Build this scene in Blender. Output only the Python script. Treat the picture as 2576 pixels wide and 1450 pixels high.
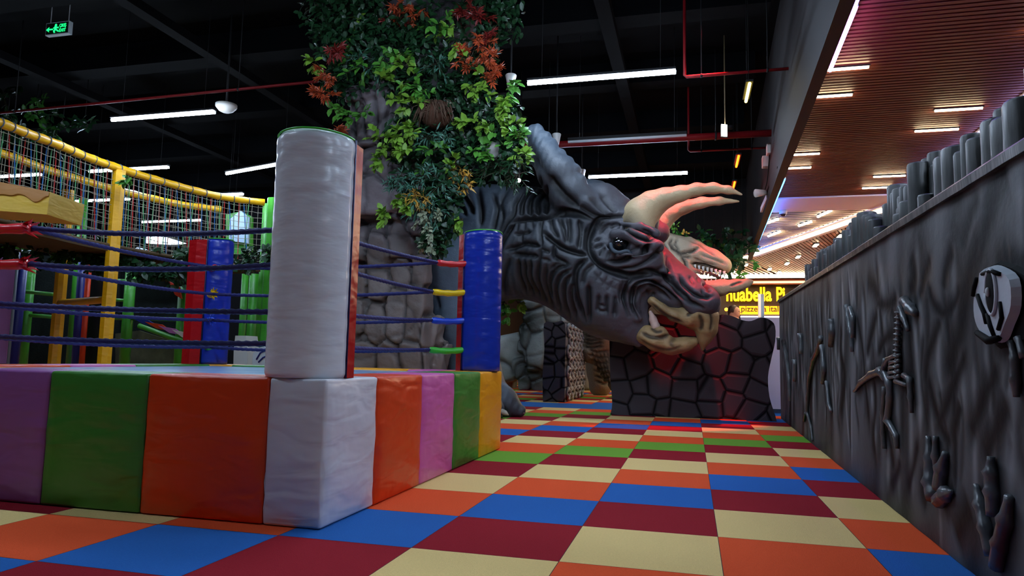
import bpy, bmesh, math, random
import numpy as np
from mathutils import Vector, Matrix
random.seed(7); np.random.seed(7)
for o in list(bpy.data.objects): bpy.data.objects.remove(o)
SC = bpy.context.scene; COL = SC.collection
# ------------------------------------------------------------------ camera, world, exposure
FPX = 1767.0; CAM = np.array([-.09, -2.265, .636])
def _basis(yaw, pitch, roll):
    cy, sy, cp, sp = math.cos(yaw), math.sin(yaw), math.cos(pitch), math.sin(pitch)
    fw = np.array([sy*cp, cy*cp, sp]); rt = np.array([cy, -sy, 0.]); up = np.cross(rt, fw)
    cr, sr = math.cos(roll), math.sin(roll)
    return rt*cr+up*sr, -rt*sr+up*cr, fw
CR, CU, CF = _basis(math.radians(-14.4), math.radians(5.73), math.radians(1.2))
cd = bpy.data.cameras.new('camera'); cd.sensor_width = 36; cd.lens = FPX/2576*36; cd.clip_end = 200; cd.clip_start = .05
cam = bpy.data.objects.new('camera', cd); COL.objects.link(cam); SC.camera = cam
M = Matrix.Identity(4)
for i in range(3):
    M[i][0] = CR[i]; M[i][1] = CU[i]; M[i][2] = -CF[i]; M[i][3] = CAM[i]
cam.matrix_world = M
cd.dof.use_dof = False
W = bpy.data.worlds.new('hall_air'); SC.world = W; W.use_nodes = True
W.node_tree.nodes['Background'].inputs[0].default_value = (.55, .6, .7, 1)
W.node_tree.nodes['Background'].inputs[1].default_value = .012
SC.view_settings.view_transform = 'Standard'; SC.view_settings.look = 'None'; SC.view_settings.gamma = 1
SC.view_settings.exposure = 0.6
TUBE = 110.0        # strength of the white ceiling tubes
# ------------------------------------------------------------------ survey helpers: a sight line meets a known plane of the hall
def _ray(x, y): return CF + CR*(x-1288)/FPX - CU*(y-725)/FPX
def at_y(x, y, v): d = _ray(x, y); return CAM + d*(v-CAM[1])/d[1]
def at_z(x, y, v): d = _ray(x, y); return CAM + d*(v-CAM[2])/d[2]
def at_x(x, y, v): d = _ray(x, y); return CAM + d*(v-CAM[0])/d[0]
def wallx(y): return .745+.027*y
def at_wall(x, y):
    d = _ray(x, y); t = (wallx(CAM[1])-CAM[0])/(d[0]-.027*d[1]); return CAM + d*t
# ------------------------------------------------------------------ materials
def lin(c): 
    return tuple([((v/255)/12.92 if v/255 <= .04045 else ((v/255+.055)/1.055)**2.4) for v in c])+(1,)
MATS = {}
def mat(name, rgb, rough=.6, spec=.4, bump=0, bscale=20, var=0, vscale=4, metal=0, stretch=(1, 1, 1), coat=0, detail=4):
    if name in MATS: return MATS[name]
    m = bpy.data.materials.new(name); m.use_nodes = True; nt = m.node_tree; b = nt.nodes['Principled BSDF']
    c = lin(rgb)
    b.inputs['Base Color'].default_value = c; b.inputs['Roughness'].default_value = rough
    b.inputs['Specular IOR Level'].default_value = spec; b.inputs['Metallic'].default_value = metal
    b.inputs['Coat Weight'].default_value = coat
    tc = nt.nodes.new('ShaderNodeTexCoord'); mp = nt.nodes.new('ShaderNodeMapping'); mp.inputs['Scale'].default_value = stretch
    nt.links.new(tc.outputs['Object'], mp.inputs[0])
    if var:
        n = nt.nodes.new('ShaderNodeTexNoise'); n.inputs['Scale'].default_value = vscale; n.inputs['Detail'].default_value = detail
        nt.links.new(mp.outputs[0], n.inputs['Vector'])
        mx = nt.nodes.new('ShaderNodeMix'); mx.data_type = 'RGBA'
        mx.inputs[6].default_value = tuple(v*(1-var) for v in c[:3])+(1,); mx.inputs[7].default_value = tuple(min(1, v*(1+var)) for v in c[:3])+(1,)
        nt.links.new(n.outputs[0], mx.inputs[0]); nt.links.new(mx.outputs[2], b.inputs['Base Color'])
    if bump:
        n = nt.nodes.new('ShaderNodeTexNoise'); n.inputs['Scale'].default_value = bscale; n.inputs['Detail'].default_value = detail
        nt.links.new(mp.outputs[0], n.inputs['Vector'])
        bp = nt.nodes.new('ShaderNodeBump'); bp.inputs['Strength'].default_value = bump; bp.inputs['Distance'].default_value = .02
        nt.links.new(n.outputs[0], bp.inputs['Height']); nt.links.new(bp.outputs[0], b.inputs['Normal'])
    MATS[name] = m; return m
def glow(name, rgb, s):
    if name in MATS: return MATS[name]
    m = bpy.data.materials.new(name); m.use_nodes = True; nt = m.node_tree; b = nt.nodes['Principled BSDF']
    b.inputs['Base Color'].default_value = lin(rgb); b.inputs['Emission Color'].default_value = lin(rgb); b.inputs['Emission Strength'].default_value = s
    MATS[name] = m; return m
def vinyl(name, rgb, rough=.36, bump=.35, bscale=5, stretch=(1, 1, 1)):
    """padded vinyl: soft creases plus fine grain"""
    if name in MATS: return MATS[name]
    m = mat(name, rgb, rough, .5, bump, bscale, .08, 3, stretch=stretch, detail=3)
    nt = m.node_tree; b = nt.nodes['Principled BSDF']
    bp = [n for n in nt.nodes if n.type == 'BUMP'][0]; tc = [n for n in nt.nodes if n.type == 'TEX_COORD'][0]
    mp2 = nt.nodes.new('ShaderNodeMapping'); mp2.inputs['Scale'].default_value = (1.5, 1.5, 5); mp2.inputs['Rotation'].default_value = (.5, .6, .2)
    wv = nt.nodes.new('ShaderNodeTexNoise'); wv.inputs['Scale'].default_value = 3.0; wv.inputs['Detail'].default_value = 1.5; wv.inputs['Distortion'].default_value = .6
    nt.links.new(tc.outputs['Object'], mp2.inputs[0]); nt.links.new(mp2.outputs[0], wv.inputs['Vector'])
    b2 = nt.nodes.new('ShaderNodeBump'); b2.inputs['Strength'].default_value = bump; b2.inputs['Distance'].default_value = .03
    nt.links.new(wv.outputs[0], b2.inputs['Height']); nt.links.new(bp.outputs[0], b2.inputs['Normal']); nt.links.new(b2.outputs[0], b.inputs['Normal'])
    return m
def painted(name, rough=.75, bump=.25, bscale=30, spec=.3):
    """colour comes from the paint stored on the vertices"""
    m = mat(name, (128, 128, 128), rough, spec, bump, bscale)
    nt = m.node_tree; a = nt.nodes.new('ShaderNodeAttribute'); a.attribute_name = 'paint'
    nt.links.new(a.outputs['Color'], nt.nodes['Principled BSDF'].inputs['Base Color']); return m
# ------------------------------------------------------------------ objects
def tag(o, label=None, cat=None, group=None, kind=None):
    if label: o['label'] = label
    if cat: o['category'] = cat
    if group: o['group'] = group
    if kind: o['kind'] = kind
    return o
def thing(name, label, cat, loc=(0, 0, 0), group=None):
    o = bpy.data.objects.new(name, None); COL.objects.link(o); o.location = tuple(float(v) for v in loc); o.empty_display_size = .1
    return tag(o, label, cat, group)
def origin(p):
    v = Vector((0, 0, 0))
    while p is not None: v = v+Vector(p.location); p = p.parent
    return v
class MB:
    def __init__(s): s.v = []; s.f = []; s.mi = []; s.sm = []
    def add(s, vs, fs, mi=0, smooth=False):
        n = len(s.v); s.v += [tuple(map(float, p)) for p in vs]; s.f += [tuple(i+n for i in f) for f in fs]; s.mi += [mi]*len(fs); s.sm += [smooth]*len(fs); return s
    def box(s, lo, hi, mi=0, bev=0):
        x0, y0, z0 = lo; x1, y1, z1 = hi
        if bev:
            bm = bmesh.new(); bmesh.ops.create_cube(bm, size=1)
            for v in bm.verts: v.co = Vector(((x0+x1)/2+v.co.x*(x1-x0), (y0+y1)/2+v.co.y*(y1-y0), (z0+z1)/2+v.co.z*(z1-z0)))
            bmesh.ops.bevel(bm, geom=bm.edges[:], offset=bev, segments=3, affect='EDGES', profile=.5)
            bm.verts.index_update(); s.add([v.co for v in bm.verts], [[v.index for v in f.verts] for f in bm.faces], mi, True); bm.free(); return s
        vs = [(x, y, z) for x in (x0, x1) for y in (y0, y1) for z in (z0, z1)]
        return s.add(vs, [(0, 1, 3, 2), (4, 6, 7, 5), (0, 4, 5, 1), (2, 3, 7, 6), (0, 2, 6, 4), (1, 5, 7, 3)], mi)
    def obox(s, c, ax, ay, az, mi=0):
        c = np.array(c); ax, ay, az = map(np.array, (ax, ay, az))
        vs = [c+ax*i+ay*j+az*k for i in (-1, 1) for j in (-1, 1) for k in (-1, 1)]
        return s.add(vs, [(0, 1, 3, 2), (4, 6, 7, 5), (0, 4, 5, 1), (2, 3, 7, 6), (0, 2, 6, 4), (1, 5, 7, 3)], mi)
    def tube(s, pts, r, n=8, mi=0, rope=None, cap=True):
        P = [np.array(p, float) for p in pts]; R = r if hasattr(r, '__len__') else [r]*len(P)
        ref = None; rings = []; L = 0
        for i, p in enumerate(P):
            t = P[min(i+1, len(P)-1)]-P[max(i-1, 0)]; t = t/(np.linalg.norm(t)+1e-9)
            if ref is None:
                ref = np.cross(t, [0, 0, 1.]); 
                if np.linalg.norm(ref) < .1: ref = np.cross(t, [1., 0, 0])
            ref = ref-t*ref.dot(t); ref /= np.linalg.norm(ref)+1e-9; b = np.cross(t, ref)
            if i: L += np.linalg.norm(p-P[i-1])
            ring = []
            for k in range(n):
                a = 2*math.pi*k/n; rr = R[i]
                if rope: rr *= 1+.16*math.cos(3*a-L*rope)
                ring.append(p+ref*math.cos(a)*rr+b*math.sin(a)*rr)
            rings.append(ring)
        vs = [q for g in rings for q in g]; fs = []
        for i in range(len(P)-1):
            for k in range(n): fs.append((i*n+k, i*n+(k+1) % n, (i+1)*n+(k+1) % n, (i+1)*n+k))
        if cap: fs += [tuple(range(n))[::-1], tuple((len(P)-1)*n+k for k in range(n))]
        return s.add(vs, fs, mi, True)
    def prism(s, outline, axis, d0, d1, mi=0, smooth=False):
        """outline of 2d points extruded along axis (0,1,2) from d0 to d1"""
        def mk(p, d): q = list(p); q.insert(axis, d); return q
        n = len(outline); vs = [mk(p, d0) for p in outline]+[mk(p, d1) for p in outline]
        fs = [tuple(range(n)), tuple(range(2*n-1, n-1, -1))]+[(i, n+i, n+(i+1) % n, (i+1) % n) for i in range(n)]
        return s.add(vs, fs, mi, smooth)
    def ball(s, c, r, n=12, mi=0):
        rx, ry, rz = r if hasattr(r, '__len__') else (r, r, r); vs = []; fs = []
        for i in range(n+1):
            th = math.pi*i/n
            for k in range(2*n):
                ph = math.pi*k/n; vs.append((c[0]+rx*math.sin(th)*math.cos(ph), c[1]+ry*math.sin(th)*math.sin(ph), c[2]+rz*math.cos(th)))
        for i in range(n):
            for k in range(2*n): fs.append((i*2*n+k, (i+1)*2*n+k, (i+1)*2*n+(k+1) % (2*n), i*2*n+(k+1) % (2*n)))
        return s.add(vs, fs, mi, True)
    def lathe(s, c, prof, n=20, mi=0):
        vs = []; fs = []
        for r, z in prof:
            for k in range(n): a = 2*math.pi*k/n; vs.append((c[0]+r*math.cos(a), c[1]+r*math.sin(a), c[2]+z))
        for i in range(len(prof)-1):
            for k in range(n): fs.append((i*n+k, i*n+(k+1) % n, (i+1)*n+(k+1) % n, (i+1)*n+k))
        return s.add(vs, fs, mi, True)
    def build(s, name, m, parent=None, fix=True):
        o0 = origin(parent) if parent else Vector((0, 0, 0))
        me = bpy.data.meshes.new(name); me.from_pydata([(v[0]-o0.x, v[1]-o0.y, v[2]-o0.z) for v in s.v], [], s.f)
        for x in (m if isinstance(m, (list, tuple)) else [m]): me.materials.append(x)
        me.polygons.foreach_set('material_index', s.mi); me.polygons.foreach_set('use_smooth', s.sm)
        if fix:
            bm = bmesh.new(); bm.from_mesh(me); bmesh.ops.recalc_face_normals(bm, faces=bm.faces[:]); bm.to_mesh(me); bm.free()
        me.update()
        ob = bpy.data.objects.new(name, me); COL.objects.link(ob)
        if parent: ob.parent = parent
        return ob
def struct(o): o['kind'] = 'structure'; return o
def copy_tree(o, parent=None, loc=None):
    c = o.copy(); COL.objects.link(c); c.parent = parent
    if loc is not None: c.location = loc
    for ch in o.children: copy_tree(ch, c)
    return c
# ------------------------------------------------------------------ sculpting: signed distance fields turned into one continuous skin
def smin(a, b, k):
    if k <= 0: return np.minimum(a, b)
    h = np.clip(.5+.5*(b-a)/k, 0, 1); return b*(1-h)+a*h-k*h*(1-h)
class Field:
    def __init__(s, lo, hi, h):
        s.lo = np.array(lo, np.float32); s.h = h
        n = [int((hi[i]-lo[i])/h)+2 for i in range(3)]
        ax = [np.float32(lo[i])+np.arange(n[i], dtype=np.float32)*np.float32(h) for i in range(3)]
        s.X = ax[0][:, None, None]; s.Y = ax[1][None, :, None]; s.Z = ax[2][None, None, :]
        s.D = np.full(n, 10, np.float32)
    def _win(s, lo, hi):
        """index window (slices) of the grid around a box, plus its coordinates"""
        n = s.D.shape; sl = []
        for i in range(3):
            a = max(0, int((lo[i]-s.lo[i])/s.h)-1); b = min(n[i], int((hi[i]-s.lo[i])/s.h)+3); sl.append(slice(a, max(a, b)))
        return tuple(sl), s.X[sl[0]], s.Y[:, sl[1]], s.Z[:, :, sl[2]]
    def _put(s, sl, d, k, cut):
        d = d.astype(np.float32)
        if cut: s.D[sl] = -smin(-s.D[sl], d, k)
        else: s.D[sl] = smin(s.D[sl], d, k)
    def cap(s, a, b, ra, rb, k=.05, ys=1., cut=False):
        a = np.array(a, np.float32); b = np.array(b, np.float32); r = max(ra, rb)+k*1.5+.05; m = np.array([r, r/min(ys, 1), r])
        sl, X, Y, Z = s._win(np.minimum(a, b)-m, np.maximum(a, b)+m)
        ab = b-a; w = np.array([1, ys, 1], np.float32); ab = ab*w; L = float(ab@ab)+1e-9
        px, py, pz = X-a[0], (Y-a[1])*ys, Z-a[2]
        t = np.clip((px*ab[0]+py*ab[1]+pz*ab[2])/L, 0, 1)
        s._put(sl, np.sqrt((px-t*ab[0])**2+(py-t*ab[1])**2+(pz-t*ab[2])**2)-(ra+t*(rb-ra)), k, cut)
    def path(s, pts, k=.05, ys=1., cut=False):
        for (a, ra), (b, rb) in zip(pts[:-1], pts[1:]): s.cap(a, b, ra, rb, k, ys, cut)
    def ell(s, c, r, k=.05, cut=False, rot=0):
        c = np.array(c); m = max(r)+k*2+.08; sl, X, Y, Z = s._win(c-m, c+m); px, py, pz = X-c[0], Y-c[1], Z-c[2]
        if rot: cc, ss = math.cos(rot), math.sin(rot); px, pz = px*cc+pz*ss, -px*ss+pz*cc
        s._put(sl, (np.sqrt((px/r[0])**2+(py/r[1])**2+(pz/r[2])**2)-1)*min(r), k, cut)
    def rock(s, c, b, r, k=.01, rot=0, tilt=0):
        c = np.array(c); m = float(np.linalg.norm(b))+k*2+.08; sl, X, Y, Z = s._win(c-m, c+m); px, py, pz = X-c[0], Y-c[1], Z-c[2]
        cc, ss = math.cos(rot), math.sin(rot); px, pz = px*cc+pz*ss, -px*ss+pz*cc
        cc, ss = math.cos(tilt), math.sin(tilt); py, pz = py*cc+pz*ss, -py*ss+pz*cc
        q = [np.abs(px)-(b[0]-r), np.abs(py)-(b[1]-r), np.abs(pz)-(b[2]-r)]
        s._put(sl, np.sqrt(np.maximum(q[0], 0)**2+np.maximum(q[1], 0)**2+np.maximum(q[2], 0)**2)+np.minimum(np.maximum(np.maximum(q[0], q[1]), q[2]), 0)-r, k, False)
    def mesh(s):
        """surface nets on the active cells only"""
        D = s.D; ins = D < 0; n = D.shape; m = [k-1 for k in n]; cnt = np.zeros(m, np.uint8)
        for a in (0, 1):
            for b in (0, 1):
                for c in (0, 1): cnt += ins[a:a+m[0], b:b+m[1], c:c+m[2]]
        base = np.stack(np.nonzero((cnt > 0) & (cnt < 8)), 1); idx = np.full(m, -1, np.int32); idx[base[:, 0], base[:, 1], base[:, 2]] = np.arange(len(base))
        val = {(a, b, c): D[base[:, 0]+a, base[:, 1]+b, base[:, 2]+c] for a in (0, 1) for b in (0, 1) for c in (0, 1)}
        P = np.zeros((len(base), 3)); C = np.zeros(len(base))
        for a in range(3):
            o = [i for i in range(3) if i != a]
            for b in (0, 1):
                for c in (0, 1):
                    k0 = [0, 0, 0]; k0[o[0]] = b; k0[o[1]] = c; k1 = list(k0); k1[a] = 1
                    v0, v1 = val[tuple(k0)], val[tuple(k1)]; cr = (v0 < 0) != (v1 < 0); t = np.where(cr, v0/np.where(cr, v0-v1, 1), 0)
                    P[:, a] += t; P[:, o[0]] += cr*b; P[:, o[1]] += cr*c; C += cr
        V = (base+P/C[:, None])*s.h+s.lo; Q = []
        for a in range(3):
            o = [(a+1) % 3, (a+2) % 3]
            s0 = [slice(1, n[i]-1) for i in range(3)]; s1 = list(s0); s0[a] = slice(0, n[a]-1); s1[a] = slice(1, n[a])
            i0 = ins[tuple(s0)]; cr = i0 != ins[tuple(s1)]
            g = np.stack(np.nonzero(cr), 1); g[:, o[0]] += 1; g[:, o[1]] += 1
            def at(db, dc): q = g.copy(); q[:, o[0]] -= db; q[:, o[1]] -= dc; return idx[q[:, 0], q[:, 1], q[:, 2]]
            f = np.stack([at(1, 1), at(0, 1), at(0, 0), at(1, 0)], 1); fl = ~i0[cr]
            f[fl] = f[fl][:, ::-1]; Q.append(f)
        return V, np.concatenate(Q)
def np_object(name, V, Q, m, parent=None):
    o0 = origin(parent) if parent else Vector((0, 0, 0))
    me = bpy.data.meshes.new(name); me.vertices.add(len(V)); me.vertices.foreach_set('co', (V-np.array(o0)).astype(np.float32).ravel())
    me.loops.add(Q.size); me.loops.foreach_set('vertex_index', Q.astype(np.int32).ravel())
    me.polygons.add(len(Q)); me.polygons.foreach_set('loop_start', np.arange(0, Q.size, 4, dtype=np.int32)); 
    me.polygons.foreach_set('use_smooth', np.ones(len(Q), bool)); me.update(calc_edges=True); me.validate()
    me.materials.append(m); ob = bpy.data.objects.new(name, me); COL.objects.link(ob)
    if parent: ob.parent = parent
    return ob
def normals(V, Q):
    N = np.zeros_like(V); a, b, c, d = (V[Q[:, i]] for i in range(4)); fn = np.cross(c-a, d-b)
    for i in range(4): np.add.at(N, Q[:, i], fn)
    return N/(np.linalg.norm(N, axis=1)[:, None]+1e-12)
def smooth(V, Q, it=1, lam=.5):
    for _ in range(it):
        S = np.zeros_like(V); C = np.zeros(len(V))
        for i in range(4):
            for j in ((i+1) % 4, (i-1) % 4): np.add.at(S, Q[:, i], V[Q[:, j]]); np.add.at(C, Q[:, i], 1)
        V = V*(1-lam)+lam*S/np.maximum(C, 1)[:, None]
    return V
def side_px(V, Yref):
    """side-view survey coordinates of points (their own depth replaced by that of the middle plane)"""
    D = np.stack([V[:, 0]-CAM[0], np.full(len(V), Yref-CAM[1]), V[:, 2]-CAM[2]], 1); z = D@CF
    return np.stack([1288+FPX*(D@CR)/z, 725-FPX*(D@CU)/z], 1)
def stroke_field(U, strokes):
    """strokes: (points, sigma, depth). returns summed groove depth"""
    G = np.zeros(len(U))
    for pts, sg, dp in strokes:
        P = np.array(pts, float); lo = P.min(0)-3*sg; hi = P.max(0)+3*sg
        idx = np.nonzero((U[:, 0] > lo[0]) & (U[:, 0] < hi[0]) & (U[:, 1] > lo[1]) & (U[:, 1] < hi[1]))[0]
        if not len(idx): continue
        u = U[idx]; best = np.full(len(u), 1e9); par = np.zeros(len(u)); L = np.linalg.norm(np.diff(P, axis=0), axis=1); T = L.sum(); acc = 0
        for i in range(len(P)-1):
            ab = P[i+1]-P[i]; t = np.clip(((u-P[i])@ab)/(ab@ab+1e-9), 0, 1); d = ((u-P[i]-t[:, None]*ab)**2).sum(1)
            b = d < best; best[b] = d[b]; par[b] = (acc+t[b]*L[i])/T; acc += L[i]
        taper = np.clip(np.minimum(par, 1-par)*5+.25, 0, 1)
        G[idx] = np.maximum(G[idx], dp*taper*np.exp(-best/(2*(sg*(.5+.5*taper))**2)))
    return G
def curve(pts, n=6):
    """smooth a polyline (Catmull-Rom)"""
    P = [np.array(p, float) for p in pts]; P = [2*P[0]-P[1]]+P+[2*P[-1]-P[-2]]; out = []
    for i in range(1, len(P)-2):
        for k in range(n):
            t = k/n; a, b, c, d = P[i-1], P[i], P[i+1], P[i+2]
            out.append(.5*((2*b)+(c-a)*t+(2*a-5*b+4*c-d)*t*t+(3*b-a-3*c+d)*t**3))
    out.append(P[-2]); return out
def vnoise(V, scale, seed=0):
    """cheap smooth value noise from sine sums"""
    r = np.random.RandomState(seed); s = np.zeros(len(V))
    for _ in range(7):
        k = r.normal(size=3)*scale; s += np.sin(V@k+r.uniform(0, 6.28))
    return s/3.5
def set_paint(ob, C):
    a = ob.data.color_attributes.new('paint', 'FLOAT_COLOR', 'POINT'); C4 = np.concatenate([np.clip(C, 0, 1), np.ones((len(C), 1))], 1)
    a.data.foreach_set('color', C4.astype(np.float32).ravel())
def L3(c): return np.array(lin(c)[:3])
# ------------------------------------------------------------------ lights of the hall
m_tube = glow('tube_light_white', (206, 228, 255), TUBE); m_black = mat('black_paint', (16, 17, 19), .7, .3); m_grey = mat('grey_metal', (120, 120, 122), .45, .5)
def tube_light(x0, x1, y0, y1, z, label, m=None, group=None, name='tube_light', w=.019, hang=True):
    t = thing(name, label, 'ceiling light', ((x0+x1)/2, (y0+y1)/2, z), group)
    a = np.array((x0, y0, z)); b = np.array((x1, y1, z)); d = (b-a)/np.linalg.norm(b-a)
    MB().tube([a, b], w, 8).build('glowing_tube', m or m_tube, t)
    h = MB(); h.obox((a+b)/2+np.array((0, 0, w+.016)), d*(np.linalg.norm(b-a)/2), (-d[1]*.036, d[0]*.036, 0), (0, 0, .012)); h.build('housing', m_black, t)
    if hang:
        for q in (a+d*.15, b-d*.15): MB().tube([q+[0, 0, w+.03], (q[0], q[1], 4.95)], .003, 5).build('hanging_wire', m_black, t)
    return t
tube_light(-1.74, -.23, 4.64, 4.64, 3.5, 'long bright white tube light, largest on the black ceiling, right of the leafy rock column')
tube_light(-7.11, -5.62, 4.76, 4.76, 3.5, 'bright white tube light above the netted bridge, beside the round ceiling detector')
tube_light(-1.65, -.14, 8.52, 8.52, 3.5, 'white tube light hanging just above the horned dinosaur horns')
tube_light(-7.34, -5.9, 7.32, 6.89, 3.5, 'white tube light hung askew, partly hidden by the white corner post')
tube_light(-9.52, -8.01, 6.81, 6.81, 3.5, 'white tube light behind the top of the near yellow post')
tube_light(-11.95, -10.5, 6.82, 6.82, 3.5, 'white tube light above the yellow dripping block, seen through the net at the left edge')
tube_light(-11.86, -10.44, 8.65, 8.65, 3.5, 'white tube light seen through the net on both sides of the near yellow post')
tube_light(-12.0, -10.46, 10.7, 10.7, 3.5, 'white tube light low in the middle of the net')
tube_light(-8.4, -7.96, 8.64, 8.64, 3.5, 'short visible end of a white tube light above the far end of the yellow rail')
m_off = mat('unlit_tube', (205, 208, 215), .4, .5)
tube_light(-1.66, -.14, 6.67, 6.67, 3.5, 'unlit pale tube light hanging over the thick red pipe', m_off)
for x, y, lab in [(-1.74, 2.6, 'white tube light over the aisle beside the blue corner post'), (-1.7, .75, 'white tube light straight above the white corner post'), (-4.5, .75, 'white tube light above the middle of the boxing ring'), (-7.2, .75, 'white tube light above the left side of the boxing ring'), (-4.6, -1.2, 'white tube light behind the viewer, left of the ring front'), (-3.75, 10.2, 'white tube light above the grey boulder stack behind the leafy column')]:
    tube_light(x, x+1.5, y, y, 3.5, lab)
for x, y, lab in ((1.3, 1.5, 'added unseen white tube light under the arcade ceiling, nearest to the painted skull'), (1.3, -.2, 'added unseen white tube light under the arcade ceiling, level with the viewer'), (1.3, -2.0, 'added unseen white tube light under the arcade ceiling, farthest behind the viewer')): tube_light(x, x+1.5, y, y, 3.05, lab, hang=False)  # out-of-view arcade tubes, added to light the corner posts from the right
tube_light(.5, .5, 5.08, 5.6, 3.5, 'short upright looking yellow tube light under the black ceiling, highest of the coloured ones', glow('tube_yellow', (255, 220, 90), 9), None, 'coloured_tube_light', .016)
tube_light(.555, .555, 7.72, 8.28, 3.5, 'orange red tube light above the tips of the long horns, larger of the two', glow('tube_orange', (255, 70, 10), 9), None, 'coloured_tube_light', .016)
tube_light(.585, .585, 9.2, 9.62, 3.5, 'smallest orange red tube light directly over the horn tips', glow('tube_orange', (255, 70, 10), 9), None, 'coloured_tube_light', .016)
# red stage lamp under the ceiling: the one that paints horns, snout and floor red
def red_lamp(x, y, z, tx, ty, tz, e, label, size=55):
    t = thing('stage_lamp', label, 'stage lamp', (x, y, z))
    d = Vector((tx-x, ty-y, tz-z)).normalized()
    m = MB(); p = np.array((x, y, z)); dd = np.array(d)
    m.tube([p-dd*.16, p-dd*.05, p+dd*.02], [.045, .06, .06], 14); m.build('lamp_can', m_black, t)
    MB().tube([p-dd*.1, (x, y, 4.95)], .01, 6).build('hanging_rod', m_black, t)
    l = bpy.data.lights.new('red_beam', 'SPOT'); l.energy = e; l.color = (1, .03, .04); l.spot_size = math.radians(size); l.spot_blend = .5; l.shadow_soft_size = .05
    o = bpy.data.objects.new('red_beam', l); COL.objects.link(o); o.parent = t; o.location = d*.04; o.rotation_euler = d.to_track_quat('-Z', 'Y').to_euler()
    return t
red_lamp(.2, 5.3, 4.6, -.22, 5.5, 1.8, 950, 'small black stage lamp hung from the black ceiling before the stone panel', 31)
red_lamp(.9-.35, 9.8, 4.6, .2, 9.7, 1.5, 420, 'small black stage lamp hung over the tyrannosaur head', 30)
# ------------------------------------------------------------------ the hall itself
FC = {'O': (226, 86, 44), 'Y': (226, 196, 128), 'D': (146, 28, 40), 'B': (40, 100, 172), 'G': (108, 160, 54), 'T': (30, 140, 120)}
fm = [mat('carpet_'+n, FC[k], .95, .12, .35, 260, .10, 130, detail=2) for k, n in (('O', 'orange'), ('Y', 'sand'), ('D', 'dark_red'), ('B', 'blue'), ('G', 'green'), ('T', 'teal'))]
KI = dict(zip('OYDBGT', range(6))); SEQ = 'OYDBOYDG'
f = MB()
for c in range(-44, 14):
    for r in range(-10, 60):
        k = r-c; s = SEQ[k % 8]
        if k == -1: s = 'B'
        if r in (14, 15) and -7 <= c: s = 'B'
        if r >= 30: s = 'T' if r == 31 and c > -6 else s
        x, y = c*.5, r*.5; g = .0012
        f.add([(x+g, y+g, 0), (x+.5-g, y+g, 0), (x+.5-g, y+.5-g, 0), (x+g, y+.5-g, 0)], [(0, 1, 2, 3)], KI[s])
for c in range(-44, 15): x = c*.5; f.add([(x-.0012, -5, -.0005), (x+.0012, -5, -.0005), (x+.0012, 30, -.0005), (x-.0012, 30, -.0005)], [(0, 1, 2, 3)], 6)
for r in range(-10, 61): y = r*.5; f.add([(-22, y-.0012, -.0005), (7, y-.0012, -.0005), (7, y+.0012, -.0005), (-22, y+.0012, -.0005)], [(0, 1, 2, 3)], 6)
f.add([(-22, -5, -.06), (7, -5, -.06), (7, 30, -.06), (-22, 30, -.06)], [(0, 1, 2, 3)], 6)
fl = struct(f.build('floor', fm+[mat('seam', (60, 30, 30), .9)], fix=False))
m_ceil = mat('ceiling_black', (5, 6, 8), .9, .06, .2, 3, .5, 1.2); m_duct = mat('duct_dark', (6, 6, 8), .9, .06)
c = MB(); c.box((-22, -7, 4.95), (1.2, 14.9, 5.05)); 
struct(c.build('ceiling', m_ceil))
def bx(y, o=0): return .79+.0255*y+o
m_dark = mat('hall_wall_dark', (26, 26, 28), .85, .2)
w = MB(); w.box((-22, 14.7, 3.02), (bx(14.7), 14.85, 4.95)); w.box((-22, 14.7, 0), (-5.2, 14.85, 3.02)); struct(w.build('wall_back', m_dark))
w = MB(); w.box((-22.2, -7, 0), (-22, 24, 5)); struct(w.build('wall_left', m_dark))
w = MB(); w.box((-22, -7.2, 0), (7, -7, 5)); struct(w.build('wall_rear', mat('rear_wall', (60, 60, 64), .8)))
# ceiling beams and trunking, faint dark grid
for i, y in enumerate((1.9, 3.7, 5.6, 7.6, 9.7, 12., 13.9)):
    b = MB(); b.box((-21.9, y, 4.62), (.78, y+.3, 4.949)); struct(b.build('trim_%d' % (i+1), m_ceil))
for i, x in enumerate((-12.5, -9.2, -6.3, -3.3, -1.1)):
    b = MB(); b.box((x, -6.9, 4.5), (x+.16, 14.6, 4.61)); struct(b.build('trim_%d' % (i+9), m_duct))
# big air duct pieces
def duct(lo, hi, label):
    t = thing('air_duct', label, 'air duct', ((lo[0]+hi[0])/2, (lo[1]+hi[1])/2, lo[2])); MB().box(lo, hi, bev=.02).build('duct_body', m_duct, t)
    for yy in (lo[1]+.1, hi[1]-.1): MB().tube([((lo[0]+hi[0])/2, yy, hi[2]-.01), ((lo[0]+hi[0])/2, yy, 4.94)], .012, 6).build('hanging_rod', m_black, t)
    for k in range(3):
        x = lo[0]+(hi[0]-lo[0])*(k+.5)/3; MB().box((x-.02, lo[1]-.02, lo[2]-.02), (x+.02, hi[1]+.02, hi[2]+.02)).build('flange', m_black, t)
duct((-8.9, 13., 3.3), (-6.6, 13.7, 3.75), 'pale grey boxed duct above the far end of the netted bridge')
# ------------------------------------------------------------------ slanted black beam between hall and arcade
b = MB()
for y0, y1 in ((-6.9, 14.7),):
    vs = [(bx(y0), y0, 3.0), (bx(y0, .1), y0, 3.0), (bx(y1, .1), y1, 3.0), (bx(y1), y1, 3.0)]; vs += [(x, y, 4.96) for x, y, z in vs]
    b.add(vs, [(0, 1, 2, 3), (4, 7, 6, 5), (0, 4, 5, 1), (1, 5, 6, 2), (2, 6, 7, 3), (3, 7, 4, 0)])
struct(b.build('trim_20', mat('beam_charcoal', (44, 41, 43), .7, .3)))
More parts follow.
